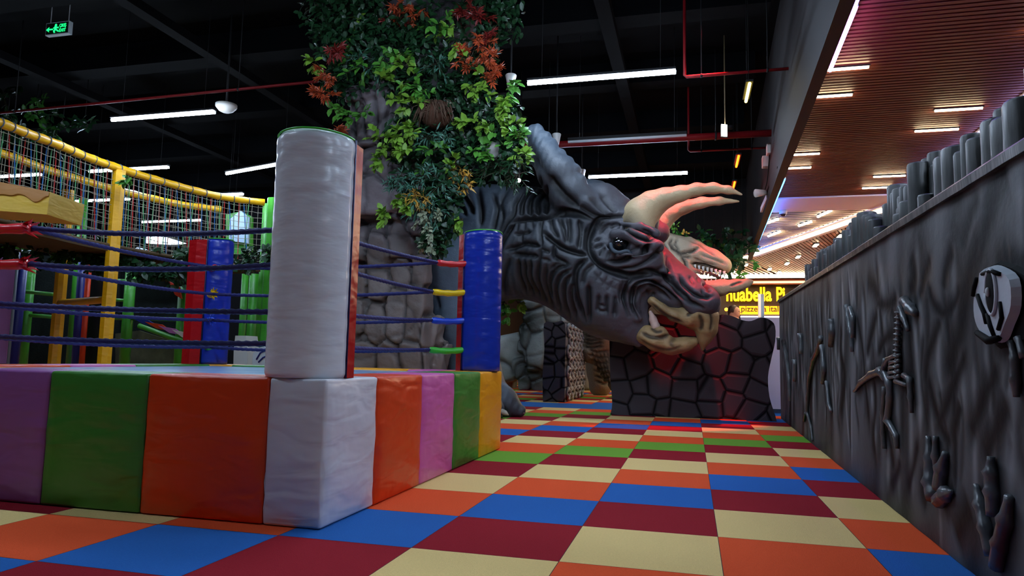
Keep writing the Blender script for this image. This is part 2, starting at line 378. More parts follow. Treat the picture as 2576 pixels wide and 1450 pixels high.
# arcade ceiling of reddish wood slats
m_wood = mat('wood_slat', (104, 50, 38), .55, .35, .1, 30, .18, 3, stretch=(.3, 3, 3)); m_gap = mat('slat_gap', (26, 12, 9), .9, .1)
m_fascia = mat('white_fascia', (226, 222, 242), .6, .3)
s = MB(); y = -4.0
while y < 8.62: s.box((bx(y, .1), y, 3.10), (2.8, y+.038, 3.16)); y += .064
s.box((1.0, -4, 3.16), (2.8, 8.66, 3.2), 1)
ac = struct(s.build('ceiling.001', [m_wood, m_gap]))
s = MB(); s.box((1.0, 8.66, 3.08), (3.4, 9.6, 3.16)); s.box((2.8, -4, 3.08), (3.3, 8.66, 3.16)); s.box((2.84, 9.6, 3.08), (3.4, 10.6, 3.2)); struct(s.build('trim_21', m_fascia))
# second bay: slats with open black gaps, then the bright diagonal profile, then a third bay
DA, DB_ = np.array((1.05, 14.85)), np.array((3.4, 7.9)); DB_ = DA+(np.array((2.73, 9.9))-DA)*1.5
m_wood2 = mat('wood_slat_far', (126, 66, 42), .5, .35, .1, 30, .15, 3); m_pale = mat('slat_pale', (186, 170, 168), .5, .3); m_gapb = mat('gap_black', (6, 4, 4), .9, .1)
s = MB(); y = 9.66
def xdiag(y): return DA[0]+(y-DA[1])*(DB_[0]-DA[0])/(DB_[1]-DA[1])
while y < 14.7:
    x1 = min(xdiag(y)-.1, 4.5)
    if x1 > bx(y, .13): s.box((bx(y, .1), y, 3.12), (x1, y+.045, 3.134))
    y += .15
s.box((1.22, 9.6, 3.5), (4.5, 15, 3.52), 1); struct(s.build('ceiling.002', [m_pale, m_gapb]))
s = MB(); dvec = np.array((.62, .785))
for k in range(-46, 90):
    # slats at a slant running away from the diagonal profile
    p0 = DA+(DB_-DA)*(k/60.0); 
    if k/60. > 1.3: continue
    if k < 0: p0 = np.array((DA[0]+k*.13, 14.95))
    q = p0+np.array((.35, 1.0))*9
    yend = 18.25
    if q[1] > yend: q = p0+(q-p0)*(yend-p0[1])/(q[1]-p0[1])
    d = (q-p0)/np.linalg.norm(q-p0); L = np.linalg.norm(q-p0)
    s.obox((*((p0+q)/2), 3.13), (d[0]*L/2, d[1]*L/2, 0), (d[1]*.03, -d[0]*.03, 0), (0, 0, .008))
s.box((-5.1, 14.9, 3.4), (6.5, 19.1, 3.43), 1); s.box((1.27, 9.9, 3.3), (6.5, 14.9, 3.33), 1); struct(s.build('ceiling.003', [m_wood2, m_gapb]))
warm = glow('warm_white', (255, 226, 180), 42); warm2 = glow('warm_white_soft', (255, 214, 160), 20)
t = thing('light_profile', 'long bright diagonal light profile across the far slatted ceiling', 'ceiling light', (*DA, 3.05))
a3, b3 = np.array((*DA, 3.07)), np.array((*DB_, 3.07)); dd = (b3-a3)/np.linalg.norm(b3-a3); L = np.linalg.norm(b3-a3)/2; nn = np.array((dd[1], -dd[0], 0))
m = MB(); m.obox((a3+b3)/2, dd*L, nn*.07, (0, 0, .012)); m.build('diffuser', warm, t)
m = MB(); m.obox((a3+b3)/2+np.array((0, 0, .012))-nn*.15, dd*L, nn*.08, (0, 0, .012)); m.obox((a3+b3)/2+np.array((0, 0, .012))+nn*.12, dd*L, nn*.05, (0, 0, .012)); m.build('side_trim', m_fascia, t)
def slat_light(name, label, x0, x1, y0, y1, z, w, m, group=None):
    t = thing(name, label, 'ceiling light', ((x0+x1)/2, (y0+y1)/2, z), group); a = np.array((x0, y0, z)); b = np.array((x1, y1, z)); d = b-a; L = np.linalg.norm(d); d /= L
    MB().tube([a, b], w, 8).build('lamp', m, t)
    q = MB(); q.obox((a+b)/2+np.array((0, 0, w)), d*(L/2+.01), (-d[1]*(w+.006), d[0]*(w+.006), 0), (0, 0, .01)); q.build('frame', m_black, t); return t
for (x0, x1, y, lab) in [(.95, 1.33, 3.84, 'short warm linear light in the wood ceiling, first below the end of the violet strip'), (.95, 1.33, 4.46, 'short warm linear light, second one down along the black beam'),
    (2.18, 2.58, 5.05, 'warm linear light in the wood ceiling, nearest one beside the log tops'), (2.18, 2.58, 5.67, 'warm linear light just under the nearest one beside the log tops'),
    (.97, 1.36, 6.33, 'warm linear light along the black beam, upper of the far pair'), (.97, 1.36, 6.93, 'warm linear light along the black beam, lower of the far pair'),
    (2.21, 2.58, 7.54, 'warm linear light partly behind the logs, upper of the far right pair'), (2.21, 2.58, 8.16, 'warm linear light next to the white fascia, lower of the far right pair'), (2.3, 2.68, 3.35, 'warm linear light cut by the right edge of the picture')]:
    slat_light('recessed_linear_light', lab, x0, x1, y, y, 3.085, .014, warm, 'linear lights in the wood ceiling')
for (a, b, lab) in [((2058, 545), (2090, 530), 'small slanted light in the open slats, rightmost'), ((2010, 568), (2040, 558), 'small slanted light in the open slats, lower middle'), ((1930, 561), (1957, 551), 'small slanted light beside the blue strip, upper'), ((1933, 594), (1962, 583), 'small slanted light beside the blue strip, lower')]:
    p, q = at_z(*a, 3.1), at_z(*b, 3.1); slat_light('slat_spotlight', lab, p[0], q[0], p[1], q[1], 3.1, .022, warm, 'lights in the open slats')
for (px, py, lab) in [(2052, 618, 'tiny square downlight nearest to the diagonal profile'), (2114, 595, 'tiny downlight at the right, beside the log tops'), (2008, 647, 'tiny downlight in the middle of the far slats'), (1980, 664, 'tiny downlight below the middle one'), (1936, 678, 'tiny downlight, lower left of the far group'), (1960, 686, 'tiny downlight just above the far light bar'), (1877, 667, 'tiny downlight left of the far slats next to the hanging plant'), (1845, 685, 'tiny downlight beside the tyrannosaur snout')]:
    p = at_z(px, py, 3.09); t = thing('square_downlight', lab, 'ceiling light', p, 'tiny downlights in the far slats'); MB().box(p-[.035, .16, .008], p+[.035, .16, .008]).build('lens', warm, t); MB().box(p-[.05, .18, -.009], p+[.05, .18, .02]).build('rim', m_black, t)
t = thing('light_bar', 'long warm light bar across the far end of the slatted ceiling', 'ceiling light', (2, 18.4, 3.1)); MB().box((-1.6, 18.3, 3.05), (3.6, 18.42, 3.11)).build('diffuser', warm, t); MB().box((-1.6, 18.42, 3.03), (3.6, 18.5, 3.13)).build('frame', m_fascia, t)
t = thing('light_bar', 'dimmer second light bar below the far warm one, above the sign', 'ceiling light', (2, 18.9, 3.0)); MB().box((-1.6, 18.84, 2.93), (3.6, 18.9, 2.99)).build('diffuser', glow('warm_dim', (255, 190, 140), 1.6), t); MB().box((-1.6, 18.9, 2.9), (3.6, 18.98, 3.05)).build('frame', m_wood2, t)
# coloured LED strips on the beam edge
def led(p0, p1, m, label):
    t = thing('led_strip', label, 'led strip', p0); a, b = np.array(p0, float), np.array(p1, float)
    MB().tube([a, b], .014, 6).build('glowing_strip', m, t); d = b-a
    q = MB(); q.obox((a+b)/2+np.array((.0, 0, .025)), d/2, (.02, 0, 0), (0, 0, .008)); q.build('strip_channel', m_fascia, t)
y0, y1 = 1.2, 3.75
led((2.83, 3.2, 3.065), (2.83, 8.6, 3.065), glow('led_lavender', (190, 180, 255), 14), 'lavender led strip along the right edge of the wood ceiling behind the logs')
led((1.3, 8.72, 3.03), (2.8, 8.72, 3.03), glow('led_lavender', (190, 180, 255), 14), 'lavender led strip at the far edge of the wood ceiling') if 0 else None
led((bx(y0, .12), y0, 3.03), (bx(2.7, .12), 2.7, 3.03), glow('led_blue_violet', (120, 90, 255), 25), 'blue violet led strip at the top edge of the picture along the beam')
led((bx(2.7, .135), 2.7, 3.04), (bx(y1, .135), y1, 3.04), glow('led_violet', (222, 120, 255), 25), 'violet pink led strip on the near edge of the beam')
led((bx(7.3, .115), 7.3, 3.03), (bx(14.4, .09), 14.4, 3.03), glow('led_blue', (40, 130, 255), 22), 'bright blue led strip on the far edge of the beam')
# back wall of the arcade with the restaurant sign
w = MB(); w.box((-5.2, 19.2, 2.0), (6.9, 19.4, 5)); w.box((-5.2, 19.6, 0), (6.9, 19.8, 2.1)); w.box((-5.35, 14.7, 0), (-5.2, 19.8, 5)); struct(w.build('wall_arcade', mat('arcade_wall', (40, 30, 27), .7)))
w = MB(); w.box((6.9, -7, 0), (7.1, 20, 5)); struct(w.build('wall_right', mat('arcade_side', (120, 105, 100), .7)))
# ------------------------------------------------------------------ the boxing ring
RZ = .545; ring = thing('boxing_ring', 'small padded boxing ring with colourful block base and navy ropes on the carpet tiles', 'boxing ring', (-2.7, 1.35, 0))
VC = {'white': (206, 208, 214), 'orange': (214, 62, 12), 'pink': (206, 98, 168), 'green': (58, 128, 44), 'yellow': (232, 158, 14), 'purple': (142, 84, 148), 'red': (172, 12, 20), 'blue': (24, 48, 160), 'ivory': (216, 221, 226), 'loop_green': (60, 180, 50), 'loop_yellow': (240, 200, 10), 'loop_red': (205, 30, 40), 'loop_blue': (30, 70, 200)}
def V_(n, **k): return vinyl('vinyl_'+n, VC[n], **k)
def pad(lo, hi, col, corner=False):
    m = MB(); n = 14; lo = np.array(lo); hi = np.array(hi)
    # bevelled padded block with a slight belly and sagging seams
    bm = bmesh.new(); bmesh.ops.create_cube(bm, size=1)
    for v in bm.verts: v.co = Vector((lo+hi)/2)+Vector([v.co[i]*(hi-lo)[i] for i in range(3)])
    bmesh.ops.bevel(bm, geom=bm.edges[:], offset=.011, segments=3, affect='EDGES', profile=.5)
    bmesh.ops.subdivide_edges(bm, edges=[e for e in bm.edges if e.calc_length() > .1], cuts=10, use_grid_fill=True)
    c = (lo+hi)/2; h = (hi-lo)/2
    for v in bm.verts:
        q = [(v.co[i]-c[i])/h[i] for i in range(3)]; s = .012*(1-min(1, abs(q[2]))**4)
        w = .004*math.sin(v.co.z*22+v.co.x*7+v.co.y*9)*(1-abs(q[2]))+.002*math.sin(v.co.z*61+v.co.y*13)
        for i in (0, 1):
            if abs(q[i]) > .97 and abs(q[1-i]) < .97: v.co[i] += math.copysign(s*(1-q[1-i]**4)+w*.8, q[i])
            elif abs(q[i]) > .97 and corner: v.co[i] += w
    bm.verts.index_update(); m.add([v.co for v in bm.verts], [[v.index for v in f.verts] for f in bm.faces], 0, True); bm.free()
    return m.build('side_pad', V_(col), ring)
X0, X1, Y0, Y1 = -3.87, -1.40, .11, 2.60; D = .3
front = [(-1.64, -1.4, 'white'), (-2.185, -1.645, 'orange'), (-2.67, -2.19, 'green'), (-3.16, -2.675, 'purple'), (-3.62, -3.165, 'yellow'), (-3.87, -3.625, 'white')]
for a, b, c in front: pad((a, Y0, .002), (b, Y0+(D if c != 'white' else .435), RZ), c, c == 'white')
for a, b, c in [(.55, 1.072, 'orange'), (1.075, 1.568, 'pink'), (1.571, 2.078, 'green'), (2.081, 2.6, 'yellow')]: pad((X1-D, a, .002), (X1, b, RZ), c)
for a, b, c in [(-2.0, -1.705, 'pink'), (-2.5, -2.003, 'yellow'), (-3.0, -2.503, 'orange'), (-3.4, -3.003, 'green'), (-3.87, -3.403, 'yellow')][0:]: pad((a, Y1-D, .002), (b, Y1, RZ), c)
for a, b, c in [(.55, 1.072, 'orange'), (1.075, 1.568, 'pink'), (1.571, 2.29, 'green')]: pad((X0, a, .002), (X0+D, b, RZ), c)
mm = mat('ring_canvas', (90, 160, 205), .22, .6, .25, 6, .35, 3)
nt = mm.node_tree; r = [n for n in nt.nodes if n.type == 'MIX'][0]; r.inputs[6].default_value = lin((20, 110, 190)); r.inputs[7].default_value = lin((200, 226, 240)); r.inputs[0].default_value = .5
MB().box((X0+D-.02, Y0+D-.02, .1), (X1-D+.02, Y1-D+.02, RZ-.012)).build('ring_canvas', mm, ring)
def post(cx, cy, ang, half, inner, zt=1.505, r=.165):
    """round outer half cushion facing `ang`, faceted inner half in red, welt between"""
    root = None; ca, sa = math.cos(ang), math.sin(ang)
    def W2(u, v): return (cx+u*ca-v*sa, cy+u*sa+v*ca)
    z0 = RZ+.001; nz = 60; na = 22; vs = []; fs = []
    for i in range(nz+1):
        z = z0+(zt-z0)*i/nz
        for k in range(na+1):
            a = -math.pi/2+math.pi*k/na
            cr = .0022*math.sin(z*95+2.2*math.sin(a*2.3+z*3))*.4*math.exp(-((z-1.35)/.16)**2)+.0004*math.sin(z*34+a*3.1)*math.sin(a*1.7+1)+.0007*math.sin(z*71-a*5)
            e = .012*max(0, (i-nz+1))+(.006 if i == 0 else 0)
            rr = r+cr-e; vs.append((*W2(.012+rr*math.cos(a), rr*math.sin(a)), z+(.012*math.cos(a*1.0)*(i/nz)**20)))
    for i in range(nz):
        for k in range(na): fs.append((i*(na+1)+k, i*(na+1)+k+1, (i+1)*(na+1)+k+1, (i+1)*(na+1)+k))
    fs.append(tuple((nz)*(na+1)+k for k in range(na+1))); fs.append(tuple(range(na+1))[::-1])
    for i in range(nz): fs.append((i*(na+1), (i+1)*(na+1), (i+1)*(na+1)+na, i*(na+1)+na))
    P = MB().add(vs, fs, 0, False); P.sm = [True]*(nz*na)+[False]*(len(fs)-nz*na)
    p = P.build('corner_post', V_(half, rough=.24, bump=.2, bscale=7, stretch=(.8, .8, 2.4)), ring)
    q = MB(); ol = [W2(.0, r-.002), W2(-.075, r*.93), W2(-.14, r*.5), W2(-.14, -r*.5), W2(-.075, -r*.93), W2(.0, -r+.002)]
    q.prism(ol, 2, z0, zt-.012); q.build('inner_cushion', V_(inner, rough=.3, bump=.25, bscale=12), p)
    g = MB(); g.tube([(*W2(.012+(r-.004)*math.cos(a), (r-.004)*math.sin(a)), zt+.012*math.cos(a)) for a in [-math.pi/2+math.pi*k/20 for k in range(21)]], .004, 6)
    g.build('top_piping', V_('loop_green'), p)
    g = MB()
    for s in (-1, 1): g.tube([(*W2(.006, s*(r+.001)), z0), (*W2(.006, s*(r+.001)), zt)], .0035, 6)
    g.build('side_piping', mat('piping_navy', (26, 28, 84), .5), p)
    return p
PN, PB, PF, PW = (-1.565, .27), (-1.525, 2.42), (-3.735, 2.42), (-3.72, .28)
pn = post(*PN, math.radians(-93), 'ivory', 'red', 1.50, .165)
pb = post(*PB, math.radians(-38), 'blue', 'red', 1.50, .145)
pf = post(*PF, math.radians(28), 'blue', 'red', 1.50, .16)
pw = post(*PW, math.radians(-135), 'ivory', 'red', 1.50, .16)
m_rope = mat('rope_navy', (30, 32, 92), .55, .35, .3, 200)
HZ = [(1.285, 'loop_red'), (1.085, 'loop_yellow'), (.892, 'loop_blue'), (.692, 'loop_green')]
def rope(a, b, sag, r=.0125):
    a = np.array(a, float); b = np.array(b, float); n = int(np.linalg.norm(b-a)/.012)
    pts = [a+(b-a)*t+np.array((0, 0, -sag*4*t*(1-t))) for t in np.linspace(0, 1, n)]
    MB().tube(pts, r, 9, rope=150).build('rope', m_rope, ring)
def sleeve(post_o, a, b, col, r=.021, torn=False):
    a = np.array(a); b = np.array(b); pts = [a+(b-a)*t+np.array((0, 0, -.012*math.sin(math.pi*t))) for t in np.linspace(0, 1, 12)]
    MB().tube(pts, [r*(1+.1*math.sin(i*2.1)) for i in range(12)], 12).build('rope_sleeve', vinyl('vinyl_'+col, VC[col], .25), post_o)
    if torn:
        m = MB(); d = (b-a)/np.linalg.norm(b-a)
        for k in range(10):
            an = k*2.4; s = b+np.array((0, math.cos(an)*.02, math.sin(an)*.02)); e = s+d*random.uniform(.02, .055)+np.array((0, math.cos(an)*.03, math.sin(an)*.03)); n_ = np.array((0, -math.sin(an), math.cos(an)))*.012
            m.add([s-n_, s+n_, e, s-n_-d*.03], [(0, 1, 2), (0, 2, 3)])
        m.build('torn_vinyl', vinyl('vinyl_'+col, VC[col], .25), post_o)
tipB = [(-1.765, 2.2), (-1.79, 2.2), (-1.79, 2.2), (-1.8, 2.2)]
NZ = [1.175, 1.045, .822, .682]
tipN = (-1.77, .52); tipF = (-3.53, 2.22); tipW = (-3.30, .50)
for i, (z, c) in enumerate(HZ):
    sleeve(pb, (-1.55, 2.33, z+.005), (*tipB[i], z-.01), c)
    sleeve(pn, (PN[0]-.06, PN[1]+.1, NZ[i]+.01), (*tipN, NZ[i]), c)
    sleeve(pf, (PF[0]+.07, PF[1]-.08, z-.005), (*tipF, z-.015), c, torn=(i > 0 and i < 3))
    zw = [1.235, 1.055, .86, .70][i]
    tw_ = tipW if i < 2 else (-3.6, .38)
    sleeve(pw, (PW[0]+.05, PW[1]+.06, zw+.0), (*tw_, zw), ['loop_red', 'loop_red', 'loop_red', 'loop_red'][i], .026, torn=i < 2)
    rope((*tipN, NZ[i]+.03*(3-i)/3), (*tipB[i], z-.01), .012, .0115)
    rope((tw_[0]+.02, tw_[1], zw), (*tipN, NZ[i]+.028*(i == 0)), .03 if i < 2 else .015, .0125)
    rope((tw_[0], tw_[1]+.01, zw), (*tipF, z-.02), .02, .0115)
    rope((*tipF, z-.02), (*tipB[i], z-.01), .02, .0115)
# ------------------------------------------------------------------ the fossil wall
m_log = mat('log_charcoal', (58, 61, 60), .42, .5, .4, 16, .6, 9, stretch=(1, 1, .16))
fw = thing('fossil_wall', 'long dark wall panel airbrushed as rock with fossil reliefs, right of the aisle', 'wall panel', (wallx(2.5), 2.5, 0))
def railz(y): return 1.222+.0265*y
ya, yb = -2.6, 6.62; m = MB(); n = 20
for i in range(n):
    a = ya+(yb-ya)*i/n; b_ = ya+(yb-ya)*(i+1)/n
    m.add([(wallx(q)+o, q, z) for o in (.006, .07) for q, z in ((a, .002), (b_, .002), (b_, railz(b_)-.03), (a, railz(a)-.03))],
          [(4, 7, 6, 5), (0, 4, 5, 1), (3, 2, 6, 7)]+([(0, 3, 7, 4)] if i == 0 else [])+([(1, 5, 6, 2)] if i == n-1 else []))
m.build('panel_core', m_log, fw)
def yz(pts): return [tuple(at_wall(x, y)[1:]) for x, y in pts]
BONEPX = []
def paint_wall():
    ys = np.r_[np.linspace(ya, -.5, 60, endpoint=False), np.linspace(-.5, 2.2, 400, endpoint=False), np.linspace(2.2, yb, 420)]; nz = 150; rr = random.Random(12)
    Yg, T = np.meshgrid(ys, np.linspace(0, 1, nz), indexing='ij'); Zg = .002+T*(railz(Yg)-.032); V = np.stack([wallx(Yg), Yg, Zg], -1).reshape(-1, 3); ny = len(ys)
    i, j = np.meshgrid(np.arange(ny-1), np.arange(nz-1), indexing='ij'); q = (i*nz+j).ravel(); Q = np.stack([q, q+1, q+nz+1, q+nz], 1)
    U = V[:, 1:]; S = []
    lines = [([(2150, 760), (2160, 820), (2172, 900), (2180, 1000), (2190, 1100)], .02), ([(2180, 705), (2200, 722), (2212, 765)], .035), ([(2200, 762), (2235, 768), (2262, 742)], .02), ([(2210, 770), (2192, 840), (2178, 905)], .025), ([(2240, 770), (2252, 815), (2246, 850)], .015), ([(2262, 835), (2226, 855), (2205, 900)], .02),
     ([(2330, 690), (2345, 755), (2372, 788), (2400, 765), (2425, 690)], .016), ([(2345, 640), (2325, 700), (2308, 760)], .018), ([(2372, 785), (2350, 850), (2332, 905), (2325, 985)], .02), ([(2485, 540), (2455, 640), (2432, 730), (2418, 810), (2395, 900), (2368, 965)], .04), ([(2506, 500), (2478, 590), (2455, 680)], .022), ([(2576, 600), (2590, 760), (2580, 900)], .07), ([(2540, 420), (2500, 500), (2490, 560)], .03),
     ([(2330, 930), (2345, 1000), (2370, 1080), (2400, 1130)], .018), ([(2440, 860), (2402, 960), (2372, 1040), (2350, 1100)], .022), ([(2520, 905), (2482, 985), (2452, 1060), (2440, 1125)], .025), ([(2545, 1000), (2505, 1080), (2472, 1165)], .03), ([(2312, 1100), (2300, 1160), (2282, 1240)], .016), ([(2326, 1180), (2320, 1240), (2334, 1275)], .018), ([(2445, 1270), (2420, 1320), (2405, 1365)], .04), ([(2215, 1000), (2235, 1100), (2252, 1200)], .02), ([(2190, 900), (2202, 1000), (2196, 1100), (2206, 1180)], .02), ([(2120, 790), (2114, 880), (2124, 960), (2110, 1060)], .03),
     ([(2400, 620), (2380, 680), (2372, 740)], .016), ([(2290, 640), (2300, 700), (2285, 740)], .02), ([(2420, 1010), (2400, 1080), (2405, 1130)], .02), ([(2240, 1230), (2260, 1180), (2262, 1140)], .02), ([(2470, 480), (2440, 560), (2420, 640)], .02)]
    S += [([tuple(p) for p in curve(yz(l), 4)], w*1.7, 1.0) for l, w in lines]
    y = -2.5
    while y < 6.55:
        zt = railz(y)*rr.uniform(.72, 1.0); L = rr.uniform(.3, .85); k = rr.uniform(-.16, .05); a = rr.uniform(.02, .05); f = rr.uniform(4, 9); ph = rr.uniform(0, 6)
        S.append(([(y+k*t*L+a*math.sin(f*t*L+ph), zt-t*L) for t in np.linspace(0, 1, 9)], rr.uniform(.012, .032), rr.uniform(.5, 1.0))); 
        zb = rr.uniform(.05, .5); S.append(([(y+.06+a*math.sin(f*t+ph), zb+t*.45) for t in np.linspace(0, 1, 8)], rr.uniform(.012, .028), rr.uniform(.5, .95))); y += rr.uniform(.13, .24)
    HL = []; y = -2.5
    while y < 6.5:
        zt = railz(y)*rr.uniform(.35, .98); L = rr.uniform(.25, .6); k = rr.uniform(-.3, .1); a = rr.uniform(.02, .06); f = rr.uniform(3, 8); ph = rr.uniform(0, 6)
        HL.append(([(y+k*t*L+a*math.sin(f*t*L+ph), zt-t*L) for t in np.linspace(0, 1, 8)], rr.uniform(.01, .03), rr.uniform(.4, .9))); y += rr.uniform(.06, .13)
    G = stroke_field(U, S); GL = stroke_field(U, HL)[:, None]; H = stroke_field(U, [(yz(c), .05, 1.0) for c in BONEPX])
    n1 = vnoise(np.stack([U[:, 0]*0, U[:, 0]*1.5+U[:, 1]*.25, U[:, 1]*.5], 1), 5, 31); n2 = vnoise(np.stack([U[:, 0]*0, U[:, 0]*2.2+U[:, 1]*.3+.12*n1, U[:, 1]*.45], 1), 11, 32)
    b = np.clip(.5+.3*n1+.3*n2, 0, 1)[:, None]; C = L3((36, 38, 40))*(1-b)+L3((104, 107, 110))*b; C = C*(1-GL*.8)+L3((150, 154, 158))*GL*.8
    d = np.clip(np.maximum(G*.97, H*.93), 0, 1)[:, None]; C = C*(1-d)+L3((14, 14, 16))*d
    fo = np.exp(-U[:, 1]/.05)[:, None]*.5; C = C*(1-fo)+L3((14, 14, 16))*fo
    V[:, 0] -= .004*b[:, 0]-.004*np.clip(G, 0, 1)
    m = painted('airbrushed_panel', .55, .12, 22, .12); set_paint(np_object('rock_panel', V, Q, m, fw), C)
m = MB()
prof = [(-.02, -.034), (-.022, -.006), (-.012, .004), (.006, .002), (.008, -.03)]; vs = []
for i in range(141):
    y = ya+(yb-ya)*i/140; w = .0012*math.sin(i*1.9)+.001*math.sin(i*.7); vs += [(wallx(y)+px_+w, y, railz(y)+pz_+w) for px_, pz_ in prof]
m.add(vs, [(i*5+k, i*5+(k+1) % 5, (i+1)*5+(k+1) % 5, (i+1)*5+k) for i in range(140) for k in range(5)]+[(0, 1, 2, 3, 4), tuple(700+k for k in range(5))])
m.build('cap_rail', m_log, fw)
rs = random.Random(3); y = -.62; k = 0
while y < 6.6 and k < 96:
    r = rs.uniform(.036, .062); h = railz(y)+rs.choice([.09, .13, .17, .2, .2, .23, .26])+rs.uniform(-.015, .015); back = rs.choice((0, .07)); 
    if back: h += .05
    if k < 6: h = railz(y)+[.16, .22, .25, .27, .24, .2][k]
    m = MB(); x = wallx(y)+.075+r*.5+back; z0 = railz(y)-.12 
    prof = [(r*.98, 0), (r, (h-z0)*.3), (r*.97, (h-z0)*.7), (r*.98, h-z0-.008), (r*.9, h-z0), (r*.5, h-z0+.003), (.001, h-z0+.002)]
    m.lathe((x, y, z0), prof, 14); m.build('log', m_log, fw); y += r*rs.uniform(1.25, 1.75) if not back else r*rs.uniform(.7, 1.0); k += 1
m_bone = mat('bone_relief', (80, 83, 86), .28, .6, .35, 12, .9, 9); m_boned = mat('bone_black_paint', (5, 5, 6), .7, .1)  # plain black paint for skull backing, eye socket and cracks
def W3(px, py, out=0.): p = at_wall(px, py); return np.array((p[0]-out, p[1], p[2]))
def bones(name, chains, parent=fw, m=m_bone):
    """foam bones in relief on the wall; each chain = list of (px,py,radius_m); plus a black sprayed backing board"""
    g = MB(); BONEPX.extend([[(x, y) for x, y, r in ch] for ch in chains])
    for ch in chains:
        P = [W3(x, y, .012) for x, y, r in ch]; R = [r for _, _, r in ch]
        pts = []; rr = []
        for i in range(len(P)-1):
            for t in np.linspace(0, 1, 5)[:-1]:
                pts.append(P[i]*(1-t)+P[i+1]*t); rr.append((R[i]*(1-t)+R[i+1]*t)*(.82 if .2 < t < .8 else 1.05))
        pts.append(P[-1]); rr.append(R[-1]*.8); g.tube(pts, rr, 9)
    return g.build(name, m, parent)
def plate(name, outline, th, m, parent=fw, z=.0):
    g = MB(); P = [W3(x, y, z) for x, y in outline]; Q = [p-np.array((th, 0, 0)) for p in P]; c = sum(Q)/len(Q); Q = [c+(q-c)*.93 for q in Q]; n = len(P)
    g.add(P+Q, [tuple(range(n)), tuple(range(2*n-1, n-1, -1))]+[(i, n+i, n+(i+1) % n, (i+1) % n) for i in range(n)]); return g.build(name, m, parent)
# upright raptor skeleton
r1 = bones('raptor_skeleton', [[(2283, 757, .022), (2300, 778, .026), (2312, 790, .018)], [(2272, 775, .014), (2281, 800, .014), (2293, 832, .010)], [(2155, 985, .009), (2172, 962, .016), (2200, 942, .02), (2222, 935, .024), (2236, 955, .02)],
    [(2236, 905, .014), (2230, 935, .02), (2245, 965, .02), (2246, 1000, .018), (2240, 1060, .02), (2252, 1080, .015), (2262, 1098, .015), (2264, 1130, .012)], [(2232, 975, .012), (2228, 1040, .014), (2228, 1090, .012), (2231, 1130, .014)],
    [(2282, 945, .012), (2296, 955, .014), (2299, 1000, .013), (2302, 1040, .01)], [(2262, 960, .012), (2288, 970, .01)], [(2262, 893, .01), (2240, 905, .012), (2232, 925, .012)]])
bones('spine', [[(2270-i*.2, 786+i*4.6, .019 if i % 3 == 0 else .011) for i in range(37)]])
bones('rib_cage', [[(2270, 895+i*13, .009), (2250-i*2, 900+i*13, .009), (2245, 915+i*12, .008)] for i in range(5)])
# second skeleton, farther along
bones('raptor_skeleton', [[(2070, 850, .02), (2062, 880, .024), (2050, 905, .022), (2040, 950, .02), (2036, 1000, .018), (2034, 1040, .014), (2044, 1075, .012), (2048, 1110, .01)], [(2072, 870, .02), (2078, 930, .024), (2074, 965, .018)],
    [(2084, 960, .014), (2090, 1020, .016), (2096, 1035, .014)], [(2098, 805, .03), (2100, 835, .034), (2094, 870, .022)], [(2030, 1040, .012), (2026, 1060, .012)]])
bones('claw_bone', [[(2136, 770, .02), (2140, 800, .022), (2146, 830, .02), (2150, 885, .014)], [(2144, 775, .014), (2152, 800, .018), (2152, 850, .016)]])
bones('far_skeleton', [[(1975, 860, .03), (1982, 900, .028), (1988, 950, .026), (1990, 1010, .02)], [(1962, 850, .03), (1962, 880, .03)], [(2003, 905, .03), (2003, 960, .028)], [(2018, 840, .03), (2020, 890, .026)]])
# footprint / claw casts low on the wall
def claw(name, segs): return bones(name, segs)
claw('claw_cast', [[(2343, 1098, .008), (2348, 1150, .022), (2352, 1215, .034), (2362, 1255, .04)], [(2362, 1098, .010), (2364, 1150, .018), (2366, 1190, .012)], [(2388, 1140, .01), (2380, 1180, .028), (2374, 1230, .032)], [(2405, 1238, .006), (2390, 1244, .028), (2372, 1262, .034)]])
claw('claw_cast', [[(2505, 1150, .01), (2506, 1190, .024), (2510, 1240, .026), (2512, 1300, .024)], [(2466, 1220, .008), (2478, 1270, .022), (2492, 1330, .024), (2505, 1400, .022)], [(2552, 1250, .012), (2545, 1310, .026), (2530, 1370, .026), (2520, 1430, .026)]])
# big skull at the right edge with a painted eye socket
plate('skull_backing', [(2494, 668), (2520, 655), (2560, 668), (2600, 690), (2600, 860), (2560, 870), (2520, 880), (2494, 850), (2484, 790), (2484, 720)], .012, m_boned)
sk = plate('skull_relief', [tuple(q) for q in curve([(2500, 682), (2520, 668), (2548, 672), (2585, 700), (2590, 770), (2572, 820), (2556, 856), (2530, 862), (2500, 838), (2485, 800), (2484, 750), (2494, 716), (2500, 682)], 3)][:-1], .02, mat('skull_grey', (170, 176, 184), .55, .35, .2, 10, .5, 5), fw, .018)
g = MB(); c = W3(2537, 735, .042); 
for k in range(18):
    a = 2*math.pi*k/18; 
g.tube([c+np.array((0, math.cos(2*math.pi*k/24)*.034, math.sin(2*math.pi*k/24)*.062)) for k in range(25)], .005, 6); g.build('eye_ridge', mat('skull_grey', (170, 176, 184)), fw)
g = MB(); g.ball(c+np.array((-.0, 0, 0)), (.006, .034, .06), 12); so = g.build('eye_socket', m_boned, fw)
g = MB(); g.ball(c+np.array((-.008, 0, 0)), (.006, .007, .013), 8); g.build('pupil', mat('pupil_grey', (190, 195, 198)), fw)
